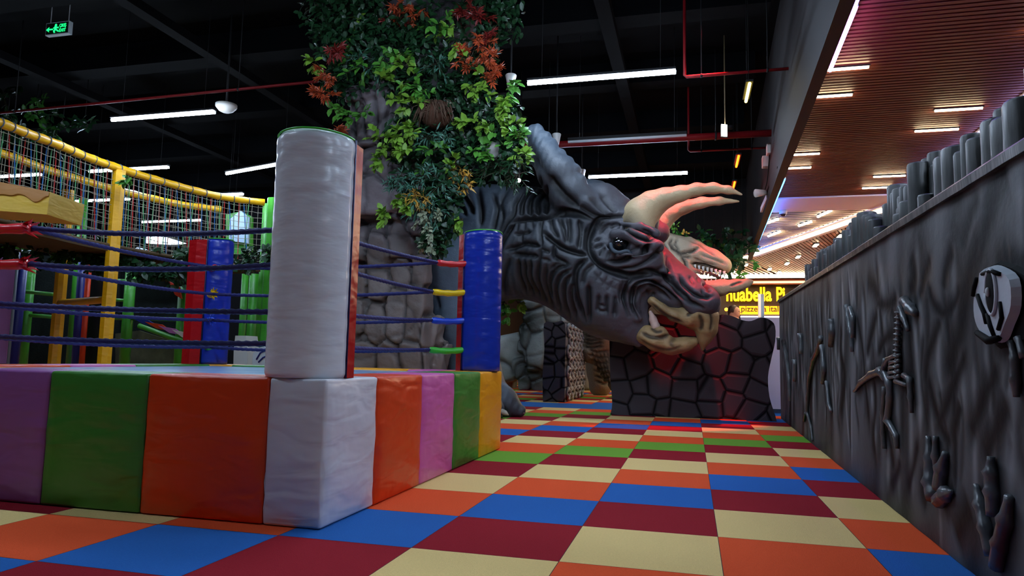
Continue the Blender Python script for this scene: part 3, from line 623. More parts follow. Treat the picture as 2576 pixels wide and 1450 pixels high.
for ch in ([(2500, 838, .009), (2530, 858, .012), (2556, 852, .009)], [(2512, 690, .005), (2535, 682, .007), (2560, 690, .006)], [(2560, 760, .005), (2566, 800, .007), (2556, 830, .006)], [(2500, 742, .006), (2510, 770, .007), (2520, 790, .008), (2524, 815, .006)], [(2526, 790, .006), (2535, 822, .007), (2546, 850, .006)], [(2498, 700, .006), (2492, 722, .007), (2488, 745, .006)]):
    g = MB(); g.tube([W3(x, y, .041) for x, y, r in ch], [r for _, _, r in ch], 6); g.build('painted_crack', m_boned, fw)
bones('jaw_bone', [[(2556, 860, .01), (2566, 900, .014), (2568, 960, .016), (2570, 1000, .01)], [(2576, 850, .012), (2590, 900, .014)]])
BONEPX.append([(2494, 672), (2484, 760), (2496, 840), (2530, 872), (2580, 860)]); BONEPX.append([(2500, 662), (2540, 655), (2590, 690)])
paint_wall()
# ------------------------------------------------------------------ stone patterned cut-out wall and crawl block
def cobble(name, stone, gap, scale, spec=.35, gw=.045):
    m = bpy.data.materials.new(name); m.use_nodes = True; nt = m.node_tree; b = nt.nodes['Principled BSDF']; N = nt.nodes.new; L = nt.links.new
    tc = N('ShaderNodeTexCoord'); v = N('ShaderNodeTexVoronoi'); v.feature = 'DISTANCE_TO_EDGE'; v.inputs['Scale'].default_value = scale; v.inputs['Randomness'].default_value = .8; L(tc.outputs['Object'], v.inputs['Vector'])
    mp = N('ShaderNodeMapping'); mp.inputs['Scale'].default_value = (1, .02, 1); L(tc.outputs['Object'], mp.inputs[0]); L(mp.outputs[0], v.inputs['Vector'])
    r = N('ShaderNodeValToRGB'); r.color_ramp.elements[0].position = gw*.35; r.color_ramp.elements[0].color = lin(gap); r.color_ramp.elements[1].position = gw*1.7; r.color_ramp.elements[1].color = lin(stone); L(v.outputs['Distance'], r.inputs[0]); L(r.outputs[0], b.inputs['Base Color'])
    r2 = N('ShaderNodeValToRGB'); r2.color_ramp.elements[1].position = .11; L(v.outputs['Distance'], r2.inputs[0])
    bp = N('ShaderNodeBump'); bp.inputs['Strength'].default_value = .7; bp.inputs['Distance'].default_value = .03; L(r2.outputs[0], bp.inputs['Height']); L(bp.outputs[0], b.inputs['Normal']); b.inputs['Roughness'].default_value = .75; b.inputs['Specular IOR Level'].default_value = spec*.5
    return m
m_cob = cobble('cobble_charcoal', (60, 55, 59), (12, 10, 12), 3.9)
YR = 6.13
ol = curve([(1535, 1046), (1540, 1015), (1536, 960), (1534, 900), (1533, 850), (1534, 818), (1545, 800), (1600, 790), (1680, 793), (1740, 800), (1800, 796), (1815, 792), (1840, 795), (1868, 806), (1890, 808), (1915, 799), (1938, 806), (1950, 822), (1950, 860), (1940, 905), (1932, 950), (1936, 1000), (1950, 1045), (1954, 1061)], 3)
pts = [at_y(p[0], p[1], YR) for p in ol]; P2 = [(p[0], max(p[2], .002)) for p in pts]
rw = tag(MB().prism(P2, 1, YR, YR+.16).build('stone_wall_panel', m_cob), 'dark wavy topped foam panel painted with cobblestones under the horned dinosaur beak', 'wall panel')
struct_ = None
# ------------------------------------------------------------------ horned dinosaur (one continuous skin, wrinkles carved into it)
TY = 5.6
def dep(px, py, Y): return float((at_y(px, py, Y)-CAM)@CF)
def mr(r, px=1500, py=650, Y=TY): return r*dep(px, py, Y)/FPX
def A(px, py, Y=TY): return at_y(px, py, Y)
F = Field((-4.9, 4.72, -.02), (.3, 7.1, 3.55), .0145)
def chain(pts, Y=TY, k=.06, ys=1., FF=None):
    (FF or F).path([(A(p[0], p[1], p[3] if len(p) > 3 else Y), mr(p[2], p[0], p[1], p[3] if len(p) > 3 else Y)) for p in pts], k, ys)
chain([(820, 640, 140, 6.45), (960, 645, 172, 6.35), (1120, 650, 168, 6.0), (1240, 612, 142, 5.75), (1330, 612, 136, 5.7), (1420, 630, 140, 5.7)], 5.75, .1, 1.05)      # trunk and neck
chain([(1150, 690, 105, 5.35), (1165, 800, 78, 5.35), (1190, 920, 62, 5.4), (1215, 985, 60, 5.4)], k=.12)                             # near fore leg
chain([(1215, 985, 55, 5.4), (1262, 1012, 42, 5.3), (1308, 1034, 16, 5.3)], k=.04); chain([(1215, 1000, 50, 5.2), (1245, 1032, 26, 5.05)], k=.04); chain([(1215, 990, 50, 5.5), (1275, 1015, 30, 5.62)], k=.04)
chain([(1040, 700, 95, 6.5), (1030, 860, 70, 6.55), (1030, 970, 62, 6.55)], k=.1)
chain([(930, 700, 110, 6.1), (900, 850, 80, 6.1), (900, 965, 64, 6.1)], k=.12); chain([(900, 965, 60, 6.1), (930, 990, 34, 5.95)], k=.05)
chain([(820, 660, 130, 6.45), (760, 760, 70, 6.5), (740, 860, 30, 6.5)], k=.1)                                                       # tail falling behind the ring
chain([(1420, 640, 138), (1480, 690, 122), (1520, 740, 108)], k=.1, ys=.95)      # head back
chain([(1500, 700, 100), (1560, 775, 84), (1600, 815, 52)], k=.09, ys=.9)        # cheek and jaw
chain([(1545, 640, 88), (1620, 690, 74), (1700, 735, 60), (1762, 762, 50)], k=.08, ys=.85)   # muzzle
chain([(1560, 812, 44), (1612, 836, 34)], k=.06, ys=.6)                           # chin
chain([(1640, 648, 42), (1700, 702, 34), (1766, 744, 28)], k=.06, ys=.8)          # bridge of the snout
F.ell(A(1583, 645, 5.22), (mr(82), .2, mr(62)), .05, rot=-.25); F.ell(A(1590, 655, 5.98), (mr(78), .2, mr(60)), .05, rot=-.25)   # eye bosses
F.ell(A(1556, 614, 5.03), (mr(27), .11, mr(22)), .02, cut=True)                     # eye socket
chain([(1545, 590, 13, 5.08), (1580, 588, 17, 5.02), (1620, 608, 19, 5.02), (1655, 620, 17, 5.08)], k=.02)   # brow fold
chain([(1536, 628, 6, 5.04), (1556, 640, 8, 5.0), (1590, 645, 7, 5.0), (1640, 636, 7, 5.05)], k=.015)     # lower lid
chain([(1590, 560, 38, 5.3), (1618, 560, 40, 5.3)], k=.05); chain([(1640, 580, 38, 5.85), (1655, 585, 30, 5.85)], k=.05)
chain([(1570, 572, 12, 5.12), (1610, 570, 12, 5.1), (1650, 588, 12, 5.12)], k=.02)
chain([(1530, 700, 26, 5.2), (1580, 712, 22, 5.18), (1630, 706, 18, 5.2), (1672, 685, 14, 5.25)], k=.05)       # bag under the eye
# lips: raised rings about the corner of the mouth, swollen nostril lobe
chain([(1605, 800, 12, 5.28), (1592, 765, 13, 5.25), (1603, 730, 14, 5.25), (1635, 712, 14, 5.25), (1672, 722, 14, 5.28), (1712, 752, 14, 5.32), (1745, 782, 12, 5.36)], k=.03)
chain([(1745, 745, 34, 5.4), (1775, 758, 36, 5.42)], k=.06, ys=.8); chain([(1745, 745, 34, 5.8), (1775, 758, 36, 5.8)], k=.06, ys=.8)
chain([(1606, 862, 13, 5.45), (1585, 836, 30, 5.45)], k=.04)
F.cap(A(1675, 812, 5.0), A(1675, 812, 6.3), mr(34), mr(34), .03, cut=True); F.cap(A(1650, 785, 5.0), A(1650, 785, 6.3), mr(18), mr(18), .02, cut=True); F.cap(A(1718, 812, 5.0), A(1718, 812, 6.3), mr(24), mr(24), .02, cut=True)
# neck frill: tall near lobe with knobs, far lobe
chain([(1347, 345, 25, 5.15), (1372, 392, 36, 5.14), (1402, 440, 47, 5.14), (1432, 492, 50, 5.2), (1470, 540, 46, 5.35)], k=.06, ys=.8)
for x, y, r in [(1338, 335, 18), (1352, 328, 16), (1374, 345, 14), (1390, 362, 13), (1412, 388, 13), (1430, 408, 14), (1447, 428, 15), (1461, 455, 15), (1468, 485, 14), (1481, 508, 13)]: F.ell(A(x, y, 5.14), (mr(r), .1, mr(r)), .03)
chain([(1470, 500, 34, 5.6), (1520, 506, 38, 5.65), (1560, 530, 36, 5.65)], k=.08, ys=.5)
chain([(1480, 540, 50, 5.4), (1540, 560, 40, 5.4)], k=.1, ys=.6)
chain([(1440, 470, 26, 6.1), (1500, 492, 34, 6.05), (1556, 520, 28, 6.0)], k=.08, ys=.7)
V, Q = F.mesh(); V = smooth(V.astype(float), Q, 3)
STR = [([(1150, 505), (1180, 530), (1203, 562)], 4.5, 15), ([(1172, 488), (1202, 525), (1222, 560)], 4.5, 15), ([(1215, 482), (1234, 530), (1240, 565), (1240, 592)], 4.5, 14), ([(1257, 500), (1276, 540), (1274, 580), (1268, 606)], 4, 11), ([(1292, 482), (1282, 530), (1291, 570), (1276, 625), (1252, 665)], 4, 9),
 ([(1332, 488), (1318, 530), (1317, 558), (1297, 590), (1270, 640), (1262, 655)], 4, 11), ([(1310, 582), (1350, 570), (1390, 569), (1428, 560), (1470, 564), (1512, 578)], 5, 20), ([(1350, 480), (1335, 520), (1337, 566)], 4.5, 14), ([(1368, 478), (1354, 518), (1357, 566)], 4.5, 14), ([(1388, 482), (1372, 520), (1377, 564)], 4.5, 14), ([(1402, 500), (1391, 530), (1399, 562)], 4.5, 13),
 ([(1325, 576), (1298, 615), (1280, 650), (1262, 702)], 4.5, 15), ([(1320, 609), (1345, 607), (1364, 604)], 3.5, 11), ([(1300, 645), (1322, 641), (1345, 633), (1370, 637), (1390, 643)], 4, 14), ([(1315, 656), (1350, 660), (1385, 667)], 3.5, 12), ([(1387, 570), (1386, 610), (1392, 645)], 3.5, 10), ([(1340, 608), (1337, 630)], 3, 9), ([(1330, 576), (1327, 602)], 3, 6), ([(1345, 575), (1346, 602)], 3, 6), ([(1362, 574), (1366, 600)], 3, 6),
 ([(1392, 608), (1420, 632), (1450, 650), (1502, 661)], 5, 18), ([(1408, 568), (1416, 600), (1432, 625)], 4, 11), ([(1428, 568), (1442, 600), (1452, 640)], 4, 11), ([(1450, 570), (1457, 605), (1453, 640)], 4, 12), ([(1475, 572), (1482, 605), (1476, 650)], 4, 12), ([(1498, 590), (1494, 625), (1496, 655)], 6, 12),
 ([(1425, 632), (1420, 660), (1428, 672), (1455, 684)], 4, 13), ([(1386, 645), (1396, 652), (1412, 657)], 3, 9), ([(1388, 645), (1384, 668), (1375, 700)], 4, 10), ([(1388, 671), (1410, 676)], 2.5, 7),
 ([(1310, 664), (1290, 700), (1274, 745)], 4, 9), ([(1330, 668), (1325, 705), (1334, 745)], 4.5, 12), ([(1346, 672), (1340, 712), (1354, 752)], 4.5, 12), ([(1362, 672), (1354, 712), (1370, 760)], 4.5, 12), ([(1384, 672), (1373, 720), (1384, 775)], 4.5, 12), ([(1402, 684), (1390, 730), (1400, 785)], 4.5, 10),
 ([(1456, 686), (1425, 694), (1402, 725), (1400, 765)], 4, 13), ([(1462, 693), (1430, 712), (1415, 745), (1420, 790)], 4, 13), ([(1463, 702), (1440, 730), (1434, 770), (1442, 805)], 4, 13), ([(1466, 722), (1452, 755), (1458, 808)], 4.5, 13), ([(1454, 680), (1425, 684), (1408, 698)], 3, 9),
 ([(1502, 664), (1474, 690), (1465, 722), (1468, 768), (1482, 812)], 5, 18), ([(1526, 676), (1494, 698), (1480, 735)], 4, 9), ([(1500, 728), (1495, 780), (1492, 815)], 4.5, 14), ([(1522, 752), (1515, 795)], 3.5, 10), ([(1541, 752), (1536, 800)], 3.5, 10), ([(1562, 752), (1556, 805)], 4, 10), ([(1516, 776), (1540, 782)], 3, 8), ([(1518, 790), (1540, 794)], 3, 8),
 ([(1510, 700), (1530, 722), (1562, 740)], 2, 4), ([(1535, 695), (1518, 720)], 2, 4), ([(1550, 702), (1530, 732)], 2, 4), ([(1562, 712), (1540, 745)], 2, 4), ([(1525, 688), (1550, 712), (1575, 725)], 2, 4),
 ([(1592, 560), (1548, 566), (1518, 578), (1504, 605), (1501, 640), (1512, 668), (1540, 692), (1590, 708), (1640, 704), (1670, 688)], 5, 20), ([(1538, 674), (1575, 675), (1615, 660), (1650, 636)], 3.5, 16), ([(1556, 694), (1605, 690), (1645, 668), (1672, 640)], 3, 11), ([(1640, 650), (1612, 668)], 2.5, 6), ([(1505, 625), (1524, 618)], 3, 10), ([(1506, 645), (1530, 633)], 3, 9), ([(1510, 600), (1530, 582), (1546, 572)], 3, 9), ([(1520, 606), (1532, 592), (1550, 584)], 3, 8),
 ([(1536, 640), (1524, 664)], 2.5, 7), ([(1548, 645), (1540, 670)], 2.5, 6), ([(1560, 647), (1556, 672)], 2.5, 6), ([(1575, 648), (1575, 670)], 2.5, 5), ([(1538, 634), (1555, 645), (1590, 650), (1622, 642)], 2.5, 9), ([(1570, 586), (1592, 600), (1612, 618), (1640, 628), (1656, 622)], 5, 18), ([(1546, 594), (1556, 586), (1572, 586)], 3, 8), ([(1625, 600), (1640, 612), (1650, 624)], 3, 9), ([(1636, 600), (1648, 612)], 2.5, 7), ([(1580, 556), (1610, 564), (1650, 580)], 3, 9),
 ([(1612, 812), (1596, 775), (1602, 742), (1625, 722), (1655, 724), (1690, 750), (1722, 785)], 3.5, 16), ([(1622, 800), (1608, 770), (1613, 744), (1632, 732), (1655, 736), (1688, 762)], 3, 11), ([(1590, 800), (1580, 760), (1588, 725), (1618, 702), (1655, 698), (1690, 716), (1720, 748), (1745, 778)], 4, 17), ([(1572, 775), (1572, 735), (1586, 712)], 3, 9),
 ([(1680, 655), (1690, 700), (1702, 735), (1730, 765), (1768, 782)], 3.5, 13), ([(1712, 700), (1722, 725), (1745, 748), (1775, 757), (1792, 752)], 3.5, 14), ([(1768, 714), (1780, 728), (1783, 742)], 4, 15), ([(1765, 735), (1772, 750), (1790, 754)], 3, 10), ([(1735, 700), (1745, 722)], 2.5, 6), ([(1752, 700), (1760, 718)], 2.5, 5), ([(1620, 738), (1617, 750)], 2, 8), ([(1635, 738), (1632, 748)], 2, 8), ([(1648, 742), (1645, 752)], 2, 8), ([(1664, 705), (1700, 725)], 3, 6),
 ([(1500, 520), (1525, 545), (1545, 566)], 6, 8), ([(1522, 508), (1540, 530), (1562, 556)], 5, 8), ([(1475, 545), (1510, 565), (1540, 572)], 6, 12), ([(1405, 480), (1440, 520), (1480, 552)], 8, 16), ([(1360, 400), (1385, 450), (1415, 495)], 5, 5),
 ([(1100, 550), (1130, 580), (1165, 605)], 4.5, 15), ([(1090, 580), (1120, 610), (1155, 630)], 4.5, 15), ([(1080, 612), (1112, 638), (1152, 655)], 4.5, 15), ([(1125, 520), (1150, 548), (1175, 585)], 4.5, 14), ([(1100, 860), (1140, 850), (1160, 825)], 5, 7), ([(1110, 885), (1150, 880)], 4, 6), ([(1290, 985), (1278, 1005), (1300, 1030)], 4, 8), ([(1270, 975), (1262, 1005), (1270, 1040)], 4, 8), ([(1120, 760), (1125, 800), (1115, 845)], 4, 6), ([(1140, 740), (1150, 790)], 4, 6)]
STR = [([tuple(q) for q in curve(p, 4)], s, d) for p, s, d in STR]
N_ = normals(V, Q); U = side_px(V, TY); side = np.clip(np.abs(N_[:, 1])*2.2, 0, 1)**.7
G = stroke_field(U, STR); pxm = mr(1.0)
# the same folds echo faintly as secondary ripples on the neck
rip = .0035*np.sin(U[:, 0]*.42+U[:, 1]*.10+2*np.sin(U[:, 1]*.03))*np.clip((1490-U[:, 0])/120, 0, 1)*np.clip((U[:, 0]-1200)/120, 0, 1)
V = V-N_*(G*side*pxm*.95)[:, None]+N_*rip[:, None]*side[:, None]
V = V+N_*(.0022*vnoise(V, 22, 1)+.0012*vnoise(V, 60, 2))[:, None]
V = smooth(V, Q, 1, .3)
tri = thing('horned_dinosaur', 'huge dark grey horned dinosaur sculpture leaning its head over the aisle, tan beak and horns', 'dinosaur sculpture', (-1.9, 5.6, 0))
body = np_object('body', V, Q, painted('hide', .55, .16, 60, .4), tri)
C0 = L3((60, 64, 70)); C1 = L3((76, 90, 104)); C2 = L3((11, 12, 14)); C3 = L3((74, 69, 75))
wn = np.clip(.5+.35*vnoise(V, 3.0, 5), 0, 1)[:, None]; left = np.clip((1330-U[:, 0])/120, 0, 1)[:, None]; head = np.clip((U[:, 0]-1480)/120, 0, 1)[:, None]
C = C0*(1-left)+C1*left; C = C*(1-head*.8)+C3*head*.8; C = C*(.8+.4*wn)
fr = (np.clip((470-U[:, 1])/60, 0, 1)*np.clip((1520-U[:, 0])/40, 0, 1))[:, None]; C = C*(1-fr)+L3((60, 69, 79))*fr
gp = np.clip(G/10, 0, 1)[:, None]; C = C*(1-.9*gp)+C2*.9*gp  # carved folds coloured darker the deeper the groove
ar = (np.exp(-(((U[:, 0]-1375)/45)**2+((U[:, 1]-545)/32)**2)))[:, None]; C = C*(1-.6*ar)+C2*.6*ar       # darker patch on the neck
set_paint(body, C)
m_tan = painted('horn_tan', .5, .3, 40, .35)
def tan_part(name, fn, lo, hi, h=.011, strokes=(), base=(176, 152, 112), parent=tri, fade=None):
    F2 = Field(lo, hi, h); fn(F2); V, Q = F2.mesh(); V = smooth(V.astype(float), Q, 1); N2 = normals(V, Q); U = side_px(V, TY); G2 = stroke_field(U, [([tuple(q) for q in curve(p, 4)], s, d) for p, s, d in strokes])
    V = V-N2*(G2*pxm*.35)[:, None]+N2*(.0015*vnoise(V, 30, 4))[:, None]
    o = np_object(name, V, Q, m_tan, parent); C = np.ones((len(V), 1))*L3(base)*(.92+.12*vnoise(V, 9, 3)[:, None]); g = np.clip(G2/6.5, 0, 1)[:, None]
    if fade is not None:
        fx, fy, rr = fade; d = np.clip(1.3-np.hypot(U[:, 0]-fx, U[:, 1]-fy)/rr, 0, 1)[:, None]; g = np.maximum(g, d)
    set_paint(o, C*(1-.85*g)+L3((24, 20, 18))*.85*g); return o
def bnd(pts, Y0, Y1, pad=.12):
    P = np.array([A(x, y, Y) for x, y in pts for Y in (Y0, Y1)]); return (P[:, 0].min()-pad, Y0-.02, P[:, 2].min()-pad), (P[:, 0].max()+pad, Y1+.02, P[:, 2].max()+pad)
lo, hi = bnd([(1560, 460), (1875, 600)], 4.95, 5.6)
tan_part('brow_horn', lambda f: chain([(1604, 568, 46, 5.27), (1614, 540, 43, 5.27), (1640, 515, 34, 5.25), (1672, 499, 25, 5.22), (1710, 488, 19, 5.2), (1752, 477, 15, 5.2), (1795, 474, 12.5, 5.2), (1832, 478, 9, 5.2), (1866, 490, 3, 5.2)], k=.05, FF=f), lo, hi, .011, [], (186, 164, 126), fade=(1585, 590, 36))
lo, hi = bnd([(1610, 480), (1870, 620)], 5.65, 6.2)
tan_part('brow_horn', lambda f: chain([(1640, 600, 34, 5.92), (1656, 566, 28, 5.92), (1682, 538, 23, 5.92), (1720, 521, 17, 5.92), (1765, 510, 13, 5.92), (1810, 506, 9.5, 5.92), (1858, 507, 3, 5.92)], k=.04, FF=f), lo, hi, .011, [], (186, 164, 126))
lo, hi = bnd([(1760, 690), (1900, 750)], 5.35, 5.85)
tan_part('nose_horn', lambda f: chain([(1778, 727, 21), (1815, 724, 19), (1852, 720, 16), (1878, 713, 10), (1890, 709, 5)], k=.04, FF=f), lo, hi, .009, [([(1835, 722), (1855, 714), (1868, 710)], 2.5, 9), ([(1828, 738), (1850, 740), (1870, 730)], 2, 4)], (182, 160, 124), fade=(1782, 745, 24))
def ubeak(f):
    chain([(1640, 757, 11, 5.33), (1662, 775, 13, 5.33), (1695, 795, 14, 5.36), (1728, 806, 16, 5.42)], k=.03, ys=.8, FF=f); chain([(1640, 757, 11, 5.87), (1662, 775, 13, 5.87), (1695, 795, 14, 5.84), (1728, 806, 16, 5.78)], k=.03, ys=.8, FF=f)
    chain([(1745, 800, 30, 5.6), (1772, 800, 34, 5.6), (1776, 828, 27, 5.6), (1772, 852, 16, 5.6), (1767, 880, 4, 5.6)], k=.04, ys=.6, FF=f)
    chain([(1700, 780, 18, 5.5), (1750, 790, 26, 5.5)], k=.05, ys=.6, FF=f); chain([(1700, 780, 18, 5.7), (1750, 790, 26, 5.7)], k=.05, ys=.6, FF=f)
lo, hi = bnd([(1620, 740), (1815, 890)], 5.1, 6.1)
tan_part('upper_beak', ubeak, lo, hi, .011, [([(1728, 800), (1742, 788), (1752, 778)], 3, 11), ([(1758, 795), (1765, 815), (1760, 835)], 3.5, 9), ([(1782, 780), (1790, 810), (1784, 838)], 3, 7), ([(1755, 775), (1780, 772), (1800, 768)], 4, 12), ([(1640, 768), (1680, 800), (1720, 815)], 3, 8)], (150, 126, 86))
def lbeak(f):
    for Y, s in ((5.4, 1), (5.8, 1)):
        chain([(1618, 848, 18, Y), (1645, 858, 20, Y), (1682, 868, 18, Y*.7+5.6*.3), (1716, 868, 15, Y*.35+5.6*.65), (1746, 860, 9, 5.6)], k=.05, ys=.7, FF=f)
    chain([(1625, 835, 18, 5.4), (1660, 838, 16, 5.38), (1676, 850, 12, 5.4)], k=.04, ys=.8, FF=f); chain([(1625, 835, 18, 5.8), (1660, 838, 16, 5.82)], k=.04, ys=.8, FF=f)
    chain([(1650, 872, 13, 5.6), (1690, 874, 14, 5.6), (1725, 868, 12, 5.6)], k=.08, ys=.4, FF=f)
lo, hi = bnd([(1590, 800), (1765, 895)], 5.1, 6.1)
tan_part('lower_beak', lbeak, lo, hi, .011, [([(1618, 838), (1640, 850), (1668, 852), (1688, 842)], 3.5, 10), ([(1608, 852), (1640, 872), (1680, 882), (1720, 872)], 3, 6), ([(1640, 826), (1655, 838), (1672, 836)], 3, 8), ([(1700, 850), (1690, 866), (1700, 880)], 4, 5)], (158, 132, 90))
lo, hi = bnd([(1630, 760), (1670, 840)], 5.25, 5.55)
tan_part('fang', lambda f: chain([(1637, 786, 5, 5.38), (1643, 805, 9, 5.37), (1649, 822, 12, 5.36)], k=.03, FF=f), lo, hi, .008, [], (190, 160, 146))
lo, hi = bnd([(1590, 740), (1760, 880)], 5.4, 5.8)
g = MB(); g.tube([A(1610, 800), A(1640, 828), A(1665, 850)], [.09, .07, .03], 10); g.build('tongue', mat('mouth_dark', (34, 24, 26), .5, .4), tri)
m_eye = mat('glass_eye', (8, 8, 9), .04, .9, coat=1)
g = MB(); g.ball(A(1558, 612, 5.085), .083, 20); g.build('eyeball', m_eye, tri)
g = MB()
for k in range(2): g.tube(curve([A(1536, 612, 5.02), A(1540, 628, 4.99), A(1556, 636, 4.98), A(1578, 632, 5.0), A(1590, 640, 5.02)], 4), [.012]+[.02]*15+[.014], 8)
g.build('eyelid', mat('lid_grey_blue', (84, 96, 108), .5, .4, .3, 40), tri)
m_claw = mat('claw_bone', (150, 142, 128), .4, .4, .2, 20)
for (x, y, Y) in ((1312, 1036, 5.28), (1272, 1040, 5.02), (1284, 1020, 5.64)):
    g = MB(); p = A(x, y, Y); p[2] = max(p[2], .035); g.tube([p-[.05, 0, -.02], p, p+[.035, -.01, -.018]], [.03, .026, .006], 8); g.build('claw', m_claw, tri)
# ------------------------------------------------------------------ tyrannosaur behind
RY = 10.3
def A9(px, py, Y=9.0): return at_y(px, py, Y+1.3)
F = Field((-4.0, 9.2, -.02), (.95, 11.4, 3.3), .027)
def ch9(pts, k=.08, ys=1.): F.path([(A9(p[0], p[1], p[3] if len(p) > 3 else 9.0), p[2]*dep(p[0], p[1], RY)/FPX) for p in pts], k, ys)
ch9([(1330, 700, 50), (1400, 690, 75), (1500, 690, 92), (1580, 650, 62), (1650, 628, 44), (1700, 640, 44)], .15, .9)
ch9([(1690, 625, 34), (1740, 638, 35), (1790, 656, 28), (1820, 669, 21)], .06, .8)                   # skull and snout
ch9([(1700, 612, 16, 8.8), (1750, 622, 14, 8.8)], .04); ch9([(1735, 604, 9, 8.85), (1745, 610, 9, 8.85)], .03)
ch9([(1715, 650, 30, 8.85), (1725, 690, 26, 8.85)], .05); ch9([(1700, 690, 34), (1750, 722, 16), (1812, 732, 12)], .06, .8)
ch9([(1500, 760, 62, 8.7), (1515, 840, 40, 8.6), (1490, 880, 34, 8.6)], .1); ch9([(1480, 830, 30, 8.7), (1512, 880, 36, 8.7), (1540, 930, 34, 8.7), (1560, 962, 30, 8.7)], .06)
ch9([(1560, 962, 28, 8.6), (1600, 968, 18, 8.5)], .05); ch9([(1330, 690, 40), (1240, 690, 24), (1150, 680, 10)], .1)
ch9([(1480, 770, 45, 9.4), (1500, 880, 34, 9.45), (1510, 970, 30, 9.45)], .1); ch9([(1630, 690, 16, 8.75), (1660, 720, 10, 8.65)], .05)
for i in range(9): ch9([(1742+i*9, 676+i*2.2, 3.4, 8.72+.01*i), (1741+i*9, 684+i*2.2, 3.6, 8.7+.01*i)], .02)
F.cap(A9(1755, 702, 8.4), A9(1755, 702, 9.6), .05, .05, .03, cut=True); F.cap(A9(1790, 708, 8.4), A9(1790, 708, 9.6), .055, .055, .03, cut=True); F.cap(A9(1820, 712, 8.4), A9(1820, 712, 9.6), .05, .05, .03, cut=True)
V, Q = F.mesh(); V = smooth(V.astype(float), Q, 2); N_ = normals(V, Q); U = side_px(V, RY)
S9 = [([(1640+i*13, 590+i*3), (1634+i*13, 612+i*2), (1640+i*14, 640)], 2.6, 7) for i in range(6)]
S9 += [([(1690, 612), (1692, 632), (1712, 645), (1742, 640), (1760, 628)], 3, 9), ([(1735, 612), (1760, 622), (1800, 650)], 2, 5), ([(1760, 645), (1790, 655), (1826, 668)], 2, 5), ([(1738, 668), (1770, 672), (1826, 690)], 2.5, 9), ([(1712, 650), (1725, 668), (1728, 700)], 3, 8), ([(1700, 640), (1716, 652), (1740, 655)], 3, 7), ([(1745, 655), (1775, 668), (1800, 672)], 2, 4)]
S9 += [([(1476, 800+i*9), (1500, 806+i*9), (1530, 803+i*9)], 2.6, 7) for i in range(9)]+[([(1500+i*9, 880), (1510+i*9, 930), (1520+i*9, 960)], 2.2, 6) for i in range(5)]+[([(1490, 880+i*13), (1515, 890+i*13), (1545, 884+i*13)], 2.4, 7) for i in range(7)]
G = stroke_field(U, S9); V = V-N_*(G*dep(1650, 650, RY)/FPX*1.0)[:, None]+N_*(.006*vnoise(V, 14, 9))[:, None]
rex = thing('tyrannosaur', 'beige brown tyrannosaur sculpture with open toothed jaws behind the horned dinosaur', 'dinosaur sculpture', (-1.6, 10.2, 0))
rb = np_object('body', V, Q, painted('rex_hide', .65, .5, 40, .3), rex)
C = np.ones((len(V), 1))*L3((168, 156, 134)); lowz = np.clip((2.0-V[:, 2])/.8, 0, 1)[:, None]; C = C*(1-lowz)+L3((122, 108, 88))*lowz; C *= (.9+.15*vnoise(V, 5, 11)[:, None]); g = np.clip(G/8, 0, 1)[:, None]; g = np.maximum(g, (np.clip(1.6-np.hypot((U[:, 0]-1792)/46, (U[:, 1]-695-(U[:, 0]-1792)*.25)/15), 0, 1)*(U[:, 0] < 1832))[:, None]); set_paint(rb, C*(1-.92*g)+L3((20, 16, 13))*.92*g)
m_tooth = mat('tooth_ivory', (196, 200, 196), .35, .4)
for i in range(8):
    p = A9(1748+i*10.5, 666+i*2.4, 8.80); g = MB(); g.tube([p, p+[.003, 0, -.05], p+[.01, 0, -.12]], [.024, .019, .003], 7); g.build('tooth', m_tooth, rex)
for i in range(7):
    p = A9(1756+i*11, 712-i*.5, 8.80); g = MB(); g.tube([p-[0, 0, .02], p+[.003, 0, .03], p+[.006, 0, .07]], [.017, .014, .003], 7); g.build('tooth', m_tooth, rex)
g = MB(); g.ball(A9(1712, 622, 8.77), .03, 12); g.build('eyeball', mat('rex_eye', (30, 24, 14), .1, .8), rex)
for x in (1718, 1730):
    g = MB(); c = A9(x, 632+(x-1718)*.7, 8.72); g.tube([c+np.array((math.cos(a)*.02, -.015, math.sin(a)*.016)) for a in np.linspace(0, 6.283, 13)], .005, 6); g.build('wart_ring', mat('wart_tan', (150, 138, 116), .6), rex)
